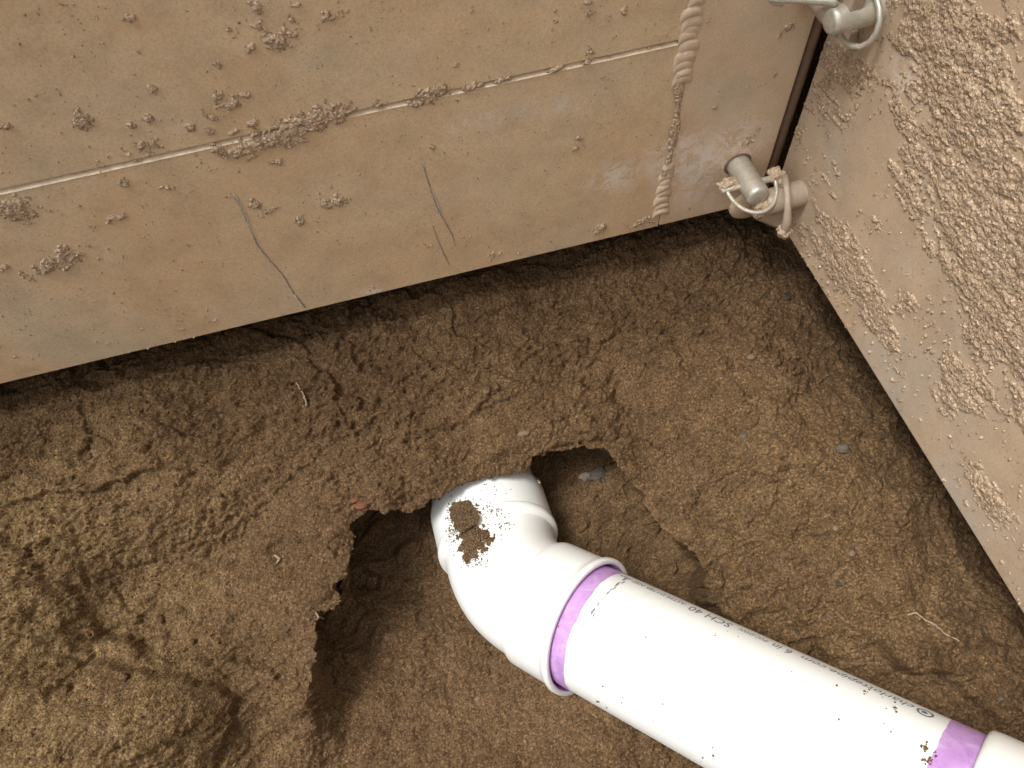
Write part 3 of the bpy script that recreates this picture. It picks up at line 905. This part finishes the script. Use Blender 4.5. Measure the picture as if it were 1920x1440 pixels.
# corner post seen through the gap between the panels
post = thing("corner_post", "rust-brown steel corner post seen in the gap between the two panels", "post", (0.545, 0.79, ZB+0.02))
tube("post_tube", [(0.5425, 0.7470, ZB+0.03), (0.5425, 0.7470, ZB+1.3)], 0.0085, MAT_POST, post, 24)

# ------------------------------------------------------------------ pins that lock the corner
def clod(p, r, n=26, seed=0, flat=(1, 1, 1)):
    """a crumbly lump: displaced icosphere, returns arrays"""
    bm = bmesh.new()
    bmesh.ops.create_icosphere(bm, subdivisions=3, radius=1.0)
    rs_ = np.random.default_rng(seed)
    o = rs_.uniform(0, 50, 3)
    from mathutils import noise as mn
    for v in bm.verts:
        q = v.co.copy()
        k = 1+0.45*mn.noise(q*1.6+Vector(o))+0.30*mn.noise(q*4.5+Vector(o))+0.12*mn.noise(q*11+Vector(o))
        v.co = Vector((q.x*flat[0], q.y*flat[1], q.z*flat[2]))*k*r+Vector(p)
    return bm

def add_clod(name, p, r, mat, parent, seed, flat=(1, 1, 1)):
    return add_mesh(name, bm_mesh(name, clod(p, r, seed=seed, flat=flat)), mat, parent)

def arc_pts(c, a, b, r, t0, t1, n=28, ry=None):
    c, a, b = Vector(c), Vector(a), Vector(b)
    ry = ry or r
    return [c+a*(r*math.cos(t0+(t1-t0)*i/n))+b*(ry*math.sin(t0+(t1-t0)*i/n)) for i in range(n+1)]

def pin_body(name, base, d, length, rad, mat, parent):
    base, d = Vector(base), Vector(d).normalized()
    prof = [(-0.02, 1.0), (0.0, 1.0), (0.35, 1.0), (0.70, 1.0), (0.90, 1.0), (0.955, 0.96), (0.985, 0.86), (1.0, 0.70), (1.0, 0.02)]
    V, F = lathe([(base+d*length*s, d, rad*w) for s, w in prof], 36)
    return add_mesh(name, np_mesh(name, V, F), mat, parent)

dL = Vector((0.05, -1, 0.02)).normalized()            # out of the long panel
dR = Vector(tuple(NE))                                # out of the end panel
# lower pin in the long panel
b0 = Vector(on_left(1382, 306))
t0 = thing("locking_pin", "shiny zinc locking pin with cross bar and wire ring at the lower shield corner", "pin", tuple(b0), "pins locking the shield corner")
LP = 0.070
pin_body("shaft", b0, dL, LP, 0.0165, MAT_PIN, t0)
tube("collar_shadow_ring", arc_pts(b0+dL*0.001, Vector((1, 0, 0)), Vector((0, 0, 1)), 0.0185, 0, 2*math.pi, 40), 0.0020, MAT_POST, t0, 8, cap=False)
cb = b0+dL*(LP*0.60)
cdir = (Vector(at_depth(1440, 332, 1.12))-Vector(at_depth(1352, 354, 1.12))).normalized()
tube("cross_bar", [cb-cdir*0.040, cb-cdir*0.015, cb+cdir*0.015, cb+cdir*0.034], 0.0048, MAT_PIN, t0, 14)
rc = cb+cdir*0.000
down = Vector(tuple(RW @ np.array([0.15, 0.95, -0.25]))).normalized()
rdn = (dL*0.95+Vector((0, 0, -0.30))).normalized()
tube("wire_ring", arc_pts(rc, cdir, rdn, 0.034, 0.05, math.pi-0.05, 30, 0.044), 0.0030, MAT_PIN, t0, 12)
add_clod("mud_clod", cb-cdir*0.028-down*0.006, 0.0105, MAT_MUD, t0, 3, (1.5, 1, .8))
add_clod("mud_clod", cb+cdir*0.038-down*0.002, 0.0100, MAT_MUD, t0, 5, (1.2, 1, 1.2))
add_clod("mud_clod", cb+cdir*0.044+down*0.010, 0.0070, MAT_MUD, t0, 6)
# rounded lug under the pin, part of the panel
lug = Vector(on_left(1402, 380))
V, F = lathe([(lug+Vector((0, 0.030, 0.0)), (0, -1, 0), 0.03), (lug+Vector((0, -0.004, 0.0)), (0, -1, 0), 0.03), (lug+Vector((0, -0.008, 0)), (0, -1, 0), 0.026), (lug+Vector((0, -0.009, 0)), (0, -1, 0), 0.001)], 32)
add_mesh("pin_lug", np_mesh("pin_lug", V, F), MAT_ENDPLATE, panel)

# lower pin in the end panel, caked with mud
b1 = Vector(on_right(1502, 362))
t1 = thing("locking_pin", "mud-caked stub of a locking pin with hanging keeper at the lower shield corner", "pin", tuple(b1), "pins locking the shield corner")
pin_body("shaft", b1, dR, 0.058, 0.0190, MAT_PINMUD, t1)
kp = b1+dR*0.030
out = Vector(tuple(RW @ np.array([0.0, 0.1, -1.0]))).normalized()
kc = [Vector(at_depth(x, y, d)) for x, y, d in ((1472, 332, 1.125), (1474, 345, 1.105), (1476, 365, 1.095), (1477, 390, 1.10), (1476, 415, 1.115), (1471, 432, 1.13))]
tube("keeper", kc, [0.0052, 0.0046, 0.0042, 0.0046, 0.006, 0.007], MAT_PINMUD, t1, 12, 0.03)
add_clod("mud_clod", b1+dR*0.058+Vector((0, 0, -0.004)), 0.0165, MAT_MUD, t1, 8, (1, .8, 1.1))
add_clod("mud_clod", kc[-1]+Vector((0, 0, -0.002)), 0.0095, MAT_MUD, t1, 9)
# hinge lug below it
lug2 = [Vector(at_depth(x, y, 1.215)) for x, y in ((1438, 375), (1425, 395), (1426, 412), (1440, 418), (1464, 428), (1478, 400), (1470, 372))]
bm = bmesh.new()
fv = [bm.verts.new(p) for p in lug2]
bk = Vector(tuple(RW @ np.array([0.05, -0.2, 1.0]))).normalized()*0.03
bv = [bm.verts.new(p+bk) for p in lug2]
bm.faces.new(fv); bm.faces.new(list(reversed(bv)))
for i in range(len(fv)):
    j = (i+1) % len(fv)
    bm.faces.new((fv[i], bv[i], bv[j], fv[j]))
bmesh.ops.recalc_face_normals(bm, faces=bm.faces)
bmesh.ops.bevel(bm, geom=list(bm.edges), offset=0.0025, segments=2, affect='EDGES')
add_mesh("hinge_lug", bm_mesh("hinge_lug", bm), MAT_RIGHT, epanel, False)

# upper pin in the end panel with its big wire ring
b2 = Vector(on_right(1648, 16))
t2 = thing("locking_pin", "bright zinc locking pin with large wire ring at the top right corner joint", "pin", tuple(b2), "pins locking the shield corner")
pin_body("shaft", b2, dR, 0.060, 0.0150, MAT_PIN, t2)
ctr = b2+dR*0.028
tng = Vector(tuple(AE)); upz = Vector((0, 0, 1))
rp = [Vector(at_depth(x, y, d)) for x, y, d in ((1630, -25, .865), (1643, -6, .862), (1649, 15, .862), (1650, 38, .866), (1644, 60, .874), (1632, 78, .885), (1614, 88, .897), (1596, 86, .905), (1582, 76, .912), (1572, 60, .918), (1567, 42, .92))]
tube("wire_ring", rp, 0.0033, MAT_PIN, t2, 12)
tube("keeper", [Vector(at_depth(1606, 44, .94)), Vector(at_depth(1603, 62, .935)), Vector(at_depth(1598, 82, .93))], [0.0055, 0.005, 0.0045], MAT_PINMUD, t2, 12)
bm = box_bm(ctr+dR*0.0-tng*0.008+upz*0.0120, dR*0.016, tng*0.016, upz*0.02, 0.002)
add_mesh("bar_head", bm_mesh("bar_head", bm), MAT_PINMUD, t2, False)
# upper pin in the long panel, mostly above the frame
b3 = Vector(on_left(1508, -34))
t3 = thing("locking_pin", "dull grey locking pin tip with pale cross bar at the top edge beside the gap", "pin", tuple(b3), "pins locking the shield corner")
pin_body("shaft", b3, (0.08, -1, 0.0), 0.066, 0.0130, MAT_PINMUD, t3)
tube("cross_bar", [Vector(at_depth(x, y, d)) for x, y, d in ((1446, -4, .885), (1500, -3, .875), (1566, 2, .865))], 0.0055, MAT_PIN, t3, 14)
tube("bar_end", [Vector(at_depth(1447, 2, .90)), Vector(at_depth(1468, 6, .90))], 0.004, MAT_PIN, t3, 12)

# ------------------------------------------------------------------ the drain: straight pipe, elbow, pipe beyond, coupling
A0 = cam2w((0.106, 0.329, 1.107))
ud = RW @ np.array([-0.758, -0.234, 0.610]); ud /= np.linalg.norm(ud)      # away from the viewer, down the pipe
BV = A0+ud*0.142                                                            # where the two axes meet
vd = RW @ np.array([-0.24, -0.652, 0.718]); vd /= np.linalg.norm(vd)
RP = 0.0842
def pt(s): return A0-ud*s                                                   # s runs up the straight pipe

def ring_path(samples):
    return [(Vector(c), Vector(d), r) for c, d, r in samples]

# straight pipe
pipe = thing("drain_pipe", "straight white plastic drain pipe with black printed lettering running to the lower right", "pipe", tuple(pt(0.2)))
V, F = lathe([(pt(s), -ud, RP) for s in np.linspace(-0.055, 0.52, 24)], 128)
add_mesh("pipe_wall", np_mesh("pipe_wall", V, F), MAT_PVC, pipe)

eref = Vector(tuple(RW @ np.array([0, 0, -1.0])))      # towards the viewer, used as zero angle round the pipe
ax = Vector(tuple(-ud))
ea = (eref-ax*eref.dot(ax)).normalized(); eb = ax.cross(ea)
def on_pipe(s, phi, r=RP):
    return Vector(tuple(pt(s)))+(ea*math.cos(phi)+eb*math.sin(phi))*r

def band(name, s0f, s1f, r, mat, parent, n=160, m=6):
    V = []; F = []
    for i in range(n):
        ph = 2*math.pi*i/n
        a_, b_ = s0f(ph), s1f(ph)
        for j in range(m+1):
            V.append(tuple(on_pipe(a_+(b_-a_)*j/m, ph, r)))
    for i in range(n):
        for j in range(m):
            a_ = i*(m+1)+j; b_ = ((i+1) % n)*(m+1)+j
            F.append((a_, b_, b_+1, a_+1))
    return add_mesh(name, np_mesh(name, np.array(V), np.array(F)), mat, parent)
from mathutils import noise as mnoise
def wob(ph, sd_, amp):
    return amp*mnoise.noise(Vector((math.cos(ph)*3, math.sin(ph)*3, sd_)))+0.4*amp*mnoise.noise(Vector((math.cos(ph)*11, math.sin(ph)*11, sd_)))
band("primer_band", lambda p: -0.02, lambda p: 0.0190+wob(p, 1.5, 0.0030), RP+0.0005, MAT_PRIMER, pipe)
band("primer_band", lambda p: 0.426+wob(p, 4.2, 0.002), lambda p: 0.50, RP+0.0005, MAT_PRIMER, pipe)

def lettering(text, s_at, phi, size, name, shear=0.0, length=0.1):
    cu = bpy.data.curves.new("letters", 'FONT')
    cu.body = text; cu.size = size; cu.shear = shear; cu.resolution_u = 2
    tmp = bpy.data.objects.new("letters_tmp", cu)
    COL.objects.link(tmp)
    dg = bpy.context.evaluated_depsgraph_get(); dg.update()
    me_ = bpy.data.meshes.new_from_object(tmp.evaluated_get(dg))
    COL.objects.unlink(tmp); bpy.data.objects.remove(tmp)
    bm = bmesh.new(); bm.from_mesh(me_)
    bmesh.ops.triangulate(bm, faces=bm.faces)
    bmesh.ops.subdivide_edges(bm, edges=[e for e in bm.edges if e.calc_length() > 0.004], cuts=1)
    w = max(v.co.x for v in bm.verts)
    for v in bm.verts:                                  # runs down the pipe, tops towards the near side
        v.co = on_pipe(s_at-v.co.x/w*length, phi+v.co.y/RP*LSGN, RP+0.0006)
    me2 = bpy.data.meshes.new(name); bm.to_mesh(me2); bm.free()
    bpy.data.meshes.remove(me_)
    o = add_mesh(name, me2, MAT_INK, pipe, False)
    return w
# which way round the pipe is the upper silhouette?  test by projection
q1 = project(np.array([on_pipe(0.25, 1.0)]))[1][0]; q2 = project(np.array([on_pipe(0.25, -1.0)]))[1][0]
LSGN = 1.0 if q1 > q2 else -1.0                         # positive phi*LSGN points to the near (lower) side

s = 0.400
def dot_ring(s_, phi, r1):
    bm = bmesh.new(); n = 28
    a_ = [bm.verts.new(on_pipe(s_+math.cos(2*math.pi*i/n)*r1, phi+math.sin(2*math.pi*i/n)*r1/RP, RP+0.0006)) for i in range(n)]
    b_ = [bm.verts.new(on_pipe(s_+math.cos(2*math.pi*i/n)*r1*.72, phi+math.sin(2*math.pi*i/n)*r1*.72/RP, RP+0.0006)) for i in range(n)]
    c_ = [bm.verts.new(on_pipe(s_-r1*.1+math.cos(2*math.pi*i/n)*r1*.36, phi+math.sin(2*math.pi*i/n)*r1*.36/RP, RP+0.0006)) for i in range(n)]
    for i in range(n):
        j = (i+1) % n
        bm.faces.new((a_[i], a_[j], b_[j], b_[i]))
    bm.faces.new(c_)
    return add_mesh("printed_mark", bm_mesh("printed_mark", bm), MAT_INK, pipe, False)
def s_for_x(px, phi):
    lo, hi = 0.0, 0.5
    for _ in range(40):
        m_ = (lo+hi)/2
        if project(np.array([on_pipe(m_, phi)]))[0][0] < px: lo = m_
        else: hi = m_
    return lo
_c = np.linspace(0.9, 2.2, 200)
PH = -LSGN*(_c[np.argmin([project(np.array([on_pipe(0.25, -LSGN*q)]))[1][0] for q in _c])]-0.17)
dot_ring(s_for_x(1737, PH), PH+LSGN*0.07, 0.0085)
for txt, xa, xb, hgt_, shr in (("charlottepipe.com", 1718, 1505, 0.0200, 0.25), ("6 in", 1489, 1452, 0.0240, 0.1), ("PVC-DWV", 1442, 1388, 0.0150, 0.0), ("SCH 40", 1376, 1298, 0.0260, 0.0), ("ASTM D1785 NSF-dwv", 1288, 1165, 0.0150, 0.0)):
    lettering(txt, s_for_x(xa, PH), PH, hgt_*0.85, "lettering", shr, s_for_x(xa, PH)-s_for_x(xb, PH))

# ink smudges of the depth mark round the pipe
def smudge(s_, phi, L, wd, parent=pipe, name="ink_mark", mat=None):
    V = []; F = []
    n = 7
    for i in range(n+1):
        t = i/n
        ww = wd*(0.35+random.random()*0.8)*math.sin(math.pi*(0.08+0.84*t))
        c_s = s_+random.uniform(-1, 1)*wd*0.4; c_p = phi+L*t/RP
        V += [tuple(on_pipe(c_s-ww, c_p, RP+0.0006)), tuple(on_pipe(c_s+ww, c_p, RP+0.0006))]
        if i: F.append((2*i-2, 2*i-1, 2*i+1, 2*i))
    return add_mesh(name, np_mesh(name, np.array(V), np.array(F)), mat or MAT_INK, parent, False)
for ph, ds, L, wd in ((-1.42, 0, .012, .0016), (-1.30, .004, .010, .0010), (-1.22, .001, .014, .0013), (-1.08, .003, .010, .0009), (-1.0, .001, .016, .0009), (-.80, .001, .008, .0006), (-.68, .0, .007, .0010), (-.56, -.001, .010, .0016), (-.50, .003, .008, .0010), (-.30, -.004, .004, .0007), (.0, -.003, .004, .0008)):
    smudge(0.036+ds, LSGN*ph, L*LSGN, wd)

# elbow
elbow = thing("pipe_elbow", "white plastic pipe elbow with sand spilled on top, entering the soil bank", "pipe elbow", tuple(BV))
def elbow_axis():
    """points and directions: straight, arc, straight"""
    tl = 0.052
    p0, p1 = BV-ud*tl, BV+vd*tl
    ang = math.acos(float(ud.dot(vd)))
    n_ = 16
    pts = []
    # quadratic blend is close to the circular bend
    for i in range(n_+1):
        t = i/n_
        p = (1-t)**2*p0+2*t*(1-t)*BV+t*t*p1
        d = (1-t)*(BV-p0)+t*(p1-BV)
        pts.append((p, d/np.linalg.norm(d)))
    return pts
ex_ = elbow_axis()
RB = 0.0850
HUB1_END = 0.090          # hub 1 covers 0..0.090 from the mouth
body = [(A0+ud*0.070, ud, RB-0.004), (A0+ud*0.078, ud, RB)]
body += [(p, d, RB) for p, d in ex_]
body += [(BV+vd*0.075, vd, RB)]
V, F = lathe(ring_path(body), 112)
add_mesh("bend", np_mesh("bend", V, F), MAT_FITTING, elbow)
RH = 0.0925
def hub(c0, d, L, name="hub", lip=True):
    """socket: c0 is the mouth, d points into the fitting"""
    prof = [(0.030, RP+0.0012), (0.012, RP+0.0016), (0.0012, RP+0.0052), (0.0, RP+0.0058)]
    if lip:
        prof += [(0.0, RH+0.0028), (0.0012, RH+0.0044), (0.0070, RH+0.0046), (0.0100, RH+0.0030), (0.0125, RH)]
    else:
        prof += [(0.0, RH-0.007), (0.0010, RH-0.0045), (0.004, RH-0.0018), (0.009, RH-0.0003), (0.013, RH)]
    for t in np.linspace(0.02, L-0.012, 8):
        prof.append((t, RH-0.0008*t/L))
    prof += [(L-0.003, RH-0.0012), (L-0.0008, RH-0.0026), (L+0.0004, RH-0.0060), (L+0.0004, RB-0.003)]
    V, F = lathe([(c0+d*t, d, r) for t, r in prof], 128)
    return add_mesh(name, np_mesh(name, V, F), MAT_FITTING, elbow if name != "coupling_wall" else None)
hub(A0, ud, 0.082)
HM = BV+vd*0.160           # far mouth
hub(HM, -vd, 0.086, lip=False)
V, F = lathe([(A0+ud*t, ud, r) for t, r in ((0.030, RP+0.0008), (0.012, RP+0.0011), (0.0012, RP+0.0047), (0.0002, RP+0.0054))], 128)
add_mesh("primer_ring", np_mesh("primer_ring", V, F), MAT_PRIMER, elbow)
# raised bead where the far socket begins
bb = BV+vd*0.076
V, F = lathe([(bb-vd*0.004, vd, RH-0.008), (bb-vd*0.003, vd, RH-0.0005), (bb, vd, RH+0.0009), (bb+vd*0.005, vd, RH+0.0011), (bb+vd*0.008, vd, RH+0.0006), (bb+vd*0.011, vd, RH-0.003)], 128)
add_mesh("hub_bead", np_mesh("hub_bead", V, F), MAT_FITTING, elbow)

# pipe beyond the elbow, going into the bank
far = thing("drain_pipe", "short end of white pipe with a purple rim disappearing into the bank behind the elbow", "pipe", tuple(HM))
V, F = lathe([(HM+vd*s_, vd, RP) for s_ in np.linspace(-0.02, 0.45, 12)], 96)
add_mesh("pipe_wall", np_mesh("pipe_wall", V, F), MAT_PVC, far)
V, F = lathe([(HM+vd*s_, vd, RP+0.0006) for s_ in (-0.01, 0.0, 0.005, 0.010)], 96)
add_mesh("primer_band", np_mesh("primer_band", V, F), MAT_PRIMER, far)

# coupling at the lower right corner
cpl = thing("pipe_coupling", "white plastic coupling at the end of the drain pipe in the lower right corner", "pipe coupling", tuple(pt(0.5)))
SC = 0.460
prof = [(0.03, RP+0.0008), (0.004, RP+0.0012), (0.0, RP+0.0030), (0.0, RH-0.005), (0.0012, RH-0.0025), (0.004, RH-0.0008), (0.010, RH), (0.05, RH), (0.098, RH), (0.104, RH-0.002), (0.107, RH-0.006), (0.107, 0.05), (0.107, 0.001)]
V, F = lathe([(pt(SC+t), -ud, r) for t, r in prof], 128)
add_mesh("coupling_wall", np_mesh("coupling_wall", V, F), MAT_FITTING, cpl)

# ------------------------------------------------------------------ sand spilled on the elbow, crumbs, stones, roots
def ico_template():
    bm = bmesh.new(); bmesh.ops.create_icosphere(bm, subdivisions=1, radius=1.0)
    V = np.array([v.co[:] for v in bm.verts]); F = np.array([[v.index for v in f.verts] for f in bm.faces]); bm.free()
    return V, F
IV, IF = ico_template()
def grains(name, P, R, mat, parent=None, flat=0.75, Nrm=None):
    P = np.asarray(P); n = len(P)
    Vs = IV[None]*(1+0.35*rng.uniform(-1, 1, (n, len(IV), 1)))
    S = np.stack([rng.uniform(.7, 1.3, n), rng.uniform(.7, 1.3, n), rng.uniform(.6, 1.0, n)*flat/0.75], 1)
    Vs = Vs*S[:, None, :]*np.asarray(R)[:, None, None]+P[:, None, :]
    Fs = IF[None]+(np.arange(n)*len(IV))[:, None, None]
    o = add_mesh(name, np_mesh(name, Vs.reshape(-1, 3), Fs.reshape(-1, 3)), mat, parent, False)
    return o

# surface of the elbow's far socket under the viewer's eye
def on_elbow(px, py):
    r = ray(px, py); r = r/np.linalg.norm(r)
    best = None
    for c, d, rad, a0_, a1_ in ((HM, vd, RH, .084, .158), (BV, vd, RB, -.02, .071), (BV, vd, RH+.0016, .056, .088)):
        m_ = CAM-c
        rp_ = r-d*r.dot(d); mp_ = m_-d*m_.dot(d)
        a_ = rp_.dot(rp_); b_ = 2*rp_.dot(mp_); c_ = mp_.dot(mp_)-rad*rad
        D = b_*b_-4*a_*c_
        if D <= 0: continue
        t = (-b_-math.sqrt(D))/(2*a_)
        P = CAM+r*t; al = (P-BV).dot(vd)
        ok = a0_ < al <= a1_
        if ok and (best is None or t < best[0]):
            n_ = (P-c)-d*(P-c).dot(d); best = (t, P, n_/np.linalg.norm(n_))
    return best
SP = [(860, 940), (878, 940), (892, 950), (900, 968), (898, 985), (915, 1000), (926, 1008), (915, 1022), (900, 1035), (888, 1050), (876, 1058), (868, 1035), (862, 1005), (852, 985), (848, 960)]
gp = []; gr = []
xs_, ys_ = rng.uniform(835, 950, 13000), rng.uniform(930, 1065, 13000)
dd, _, _ = seg_dist(xs_, ys_, SP, True)
ii = inside(xs_, ys_, SP)
sdv = np.where(ii, dd, -dd)+13*fbm(xs_/8, ys_/8, 3, 601)+1
for x, y, q in zip(xs_, ys_, sdv):
    pr = 1.0 if q > 0 else 0.16*math.exp(q/7)
    if rng.random() < pr*0.8:
        e = on_elbow(x, y)
        if e is None: continue
        th = 0.0042*min(1, max(0, q)/9)
        rr = rng.uniform(.0007, .0015) if q > 0 else rng.uniform(.0005, .0011)
        bo = 0.0
        gp.append(e[1]+e[2]*(th*rng.random()+rr*.3+bo)); gr.append(rr)
for cx_, cy_, sx, sy, n_ in ((945, 985, 9, 4, 22), (925, 958, 14, 8, 40), (905, 1045, 8, 9, 26), (848, 1005, 5, 12, 40), (842, 990, 4, 14, 26), (925, 915, 22, 8, 9), (895, 1060, 8, 6, 6)):
    for _ in range(n_):
        x, y = rng.normal(cx_, sx), rng.normal(cy_, sy)
        e = on_elbow(x, y)
        if e is None: continue
        rr = rng.uniform(.0006, .0013)
        gp.append(e[1]+e[2]*rr*.3); gr.append(rr)
MAT_SPILL = soil_material("spilled_sand", (0.11, 0.065, 0.03), (0.16, 0.10, 0.05), (0.21, 0.14, 0.075), 0.6)
so = grains("spilled_sand", gp, gr, MAT_SPILL)
tag(so, "small brown heap of sand spilled on top of the white elbow", "sand", kind="stuff")

# dirt specks on the straight pipe near the coupling
gp, gr = [], []
def pipe_at(px, py):
    r = ray(px, py); r /= np.linalg.norm(r)
    m_ = CAM-A0; rp_ = r-ud*r.dot(ud); mp_ = m_-ud*m_.dot(ud)
    a_ = rp_.dot(rp_); b_ = 2*rp_.dot(mp_); c_ = mp_.dot(mp_)-RP*RP
    D = b_*b_-4*a_*c_
    if D <= 0: return None
    P = CAM+r*((-b_-math.sqrt(D))/(2*a_)); return P
for cx_, cy_, sx, sy, n_ in ((1735, 1402, 4, 4, 16), (1740, 1428, 6, 4, 24), (1752, 1418, 3, 5, 5), (1627, 1300, 4, 3, 5), (1677, 1330, 5, 4, 5), (1380, 1195, 60, 8, 6), (1600, 1330, 80, 50, 12), (1300, 1420, 25, 8, 10), (1150, 1330, 50, 20, 14), (1040, 1150, 8, 20, 5)):
    for _ in range(n_):
        P = pipe_at(rng.normal(cx_, sx), rng.normal(cy_, sy))
        if P is None: continue
        gp.append(P); gr.append(rng.uniform(.0005, .0016))
so = grains("dirt_specks", gp, gr, MAT_SPILL, pipe)
tag(so, kind="stuff")

# loose crumbs lying on the soil
nn = 9000
cand = gvis[rng.integers(0, len(gvis), 120000)]
wgt = 0.25+cl[cand]*0.8+np.exp(-((rs[cand]-0.035)/0.03)**2)*(rs[cand] > 0)*0.5+pale_lit[cand]*0.5
cand = cand[rng.random(len(cand)) < wgt*0.35][:nn]
rr = 0.0010*np.exp(rng.normal(0, 0.55, len(cand)))
cr = grains("loose_crumbs", G[cand]+NA*(rr*0.25)[:, None], rr, MAT_SOIL)
tag(cr, "loose crumbs of sandy soil scattered over the bench and pit", "soil crumbs", kind="stuff")

def stone(px, py, r_px, mat, label, seed, flat=(1, .8, .5)):
    p = on_ground(px, py); sc = (p-Vector(tuple(CAM))).length/FPX
    o = add_clod("stone", p, r_px*sc, mat, None, seed, flat)
    return tag(o, label, "stone", "stones in the soil")
stone(1118, 886, 13, MAT_STONE, "flat blue-grey stone lying in the hollow right of the elbow", 21, (1.3, .9, .3))
stone(1098, 893, 8, MAT_STONE, "small grey stone left of the flat stone in the hollow", 22, (1.3, .9, .3))
stone(1566, 988, 6, MAT_STONE_P, "pale tan pebble on the slope above the straight pipe", 23)
stone(1600, 1036, 6, MAT_STONE_P, "tan pebble lower on the slope above the straight pipe", 24)
stone(1573, 1094, 6, MAT_STONE_D, "black pebble in the slope above the straight pipe", 25)
stone(1455, 980, 4, MAT_STONE_D, "small black pebble on the slope right of the hollow", 26)
stone(1478, 555, 7, MAT_STONE_D, "black pebble under the lower shield corner", 27)
stone(1560, 708, 5, MAT_STONE_D, "black pebble beside the end panel's lower edge", 28)
stone(1580, 842, 9, MAT_STONE, "flat grey stone halfway along the end panel's lower edge", 29, (1.3, 1, .35))
stone(1393, 816, 6, MAT_STONE, "pale grey stone in the middle of the right slope", 30, (1.2, 1, .4))
stone(1880, 1308, 5, MAT_STONE, "small grey pebble in the soil at the right edge above the coupling", 31)
stone(985, 810, 8, MAT_STONE_P, "pale flat stone in the bank above the elbow", 32, (1.4, .8, .35))
stone(912, 735, 6, MAT_STONE_P, "pale stone in the middle of the bank under the long panel", 33, (1, .9, .35))
stone(1480, 1168, 5, MAT_STONE_P, "pale tan pebble next to the straight pipe", 34)
stone(895, 1310, 6, MAT_STONE_P, "pale pebble on the pit floor left of the pipe", 35, (1, .8, .35))
stone(1410, 672, 7, MAT_STONE_P, "pale tan pebble high on the right slope", 36, (1, .8, .4))

def root(pts, r, label, seed):
    random.seed(seed)
    P = [on_ground(x, y)+Vector(tuple(NA))*r*1.2 for x, y in pts]
    Q = []
    for i in range(len(P)-1):
        for k_ in range(5):
            Q.append(P[i].lerp(P[i+1], k_/5)+Vector((random.uniform(-1, 1), random.uniform(-1, 1), random.uniform(-.2, .6)))*0.0006)
    Q.append(P[-1])
    o = tube("root_fibre", Q, r, MAT_ROOT, None, 8, 0.35)
    return tag(o, label, "root", "roots poking out of the soil")
root([(1700, 1150), (1718, 1147), (1735, 1160), (1752, 1172), (1772, 1186), (1800, 1203)], 0.0010, "thin pale root lying on the soil near the end panel", 41)
root([(556, 715), (566, 735), (573, 748), (577, 760)], 0.0013, "short pale root in the bank under the long panel", 42)
root([(517, 1040), (524, 1045), (522, 1054)], 0.0016, "pale root stub in the bank left of the elbow", 43)
root([(595, 1148), (600, 1154), (606, 1159)], 0.0013, "tiny pale root stub in the dark edge of the hole", 44)
root([(1012, 905), (1006, 898), (998, 905)], 0.0016, "pale frayed root tuft beside the top of the elbow", 45)

for (x, y, r) in ((676, 946, 9), (665, 940, 6)):
    p = on_ground(x, y)
    o = add_clod("clay_lump", p, r*1.15/FPX, MAT_CLAY, None, int(x), (1.4, .8, .35))
    tag(o, "brick-red clay lump on the rim of the hole, %s" % ("larger one" if r == 9 else "smaller one"), "clay lump", "red clay lumps")
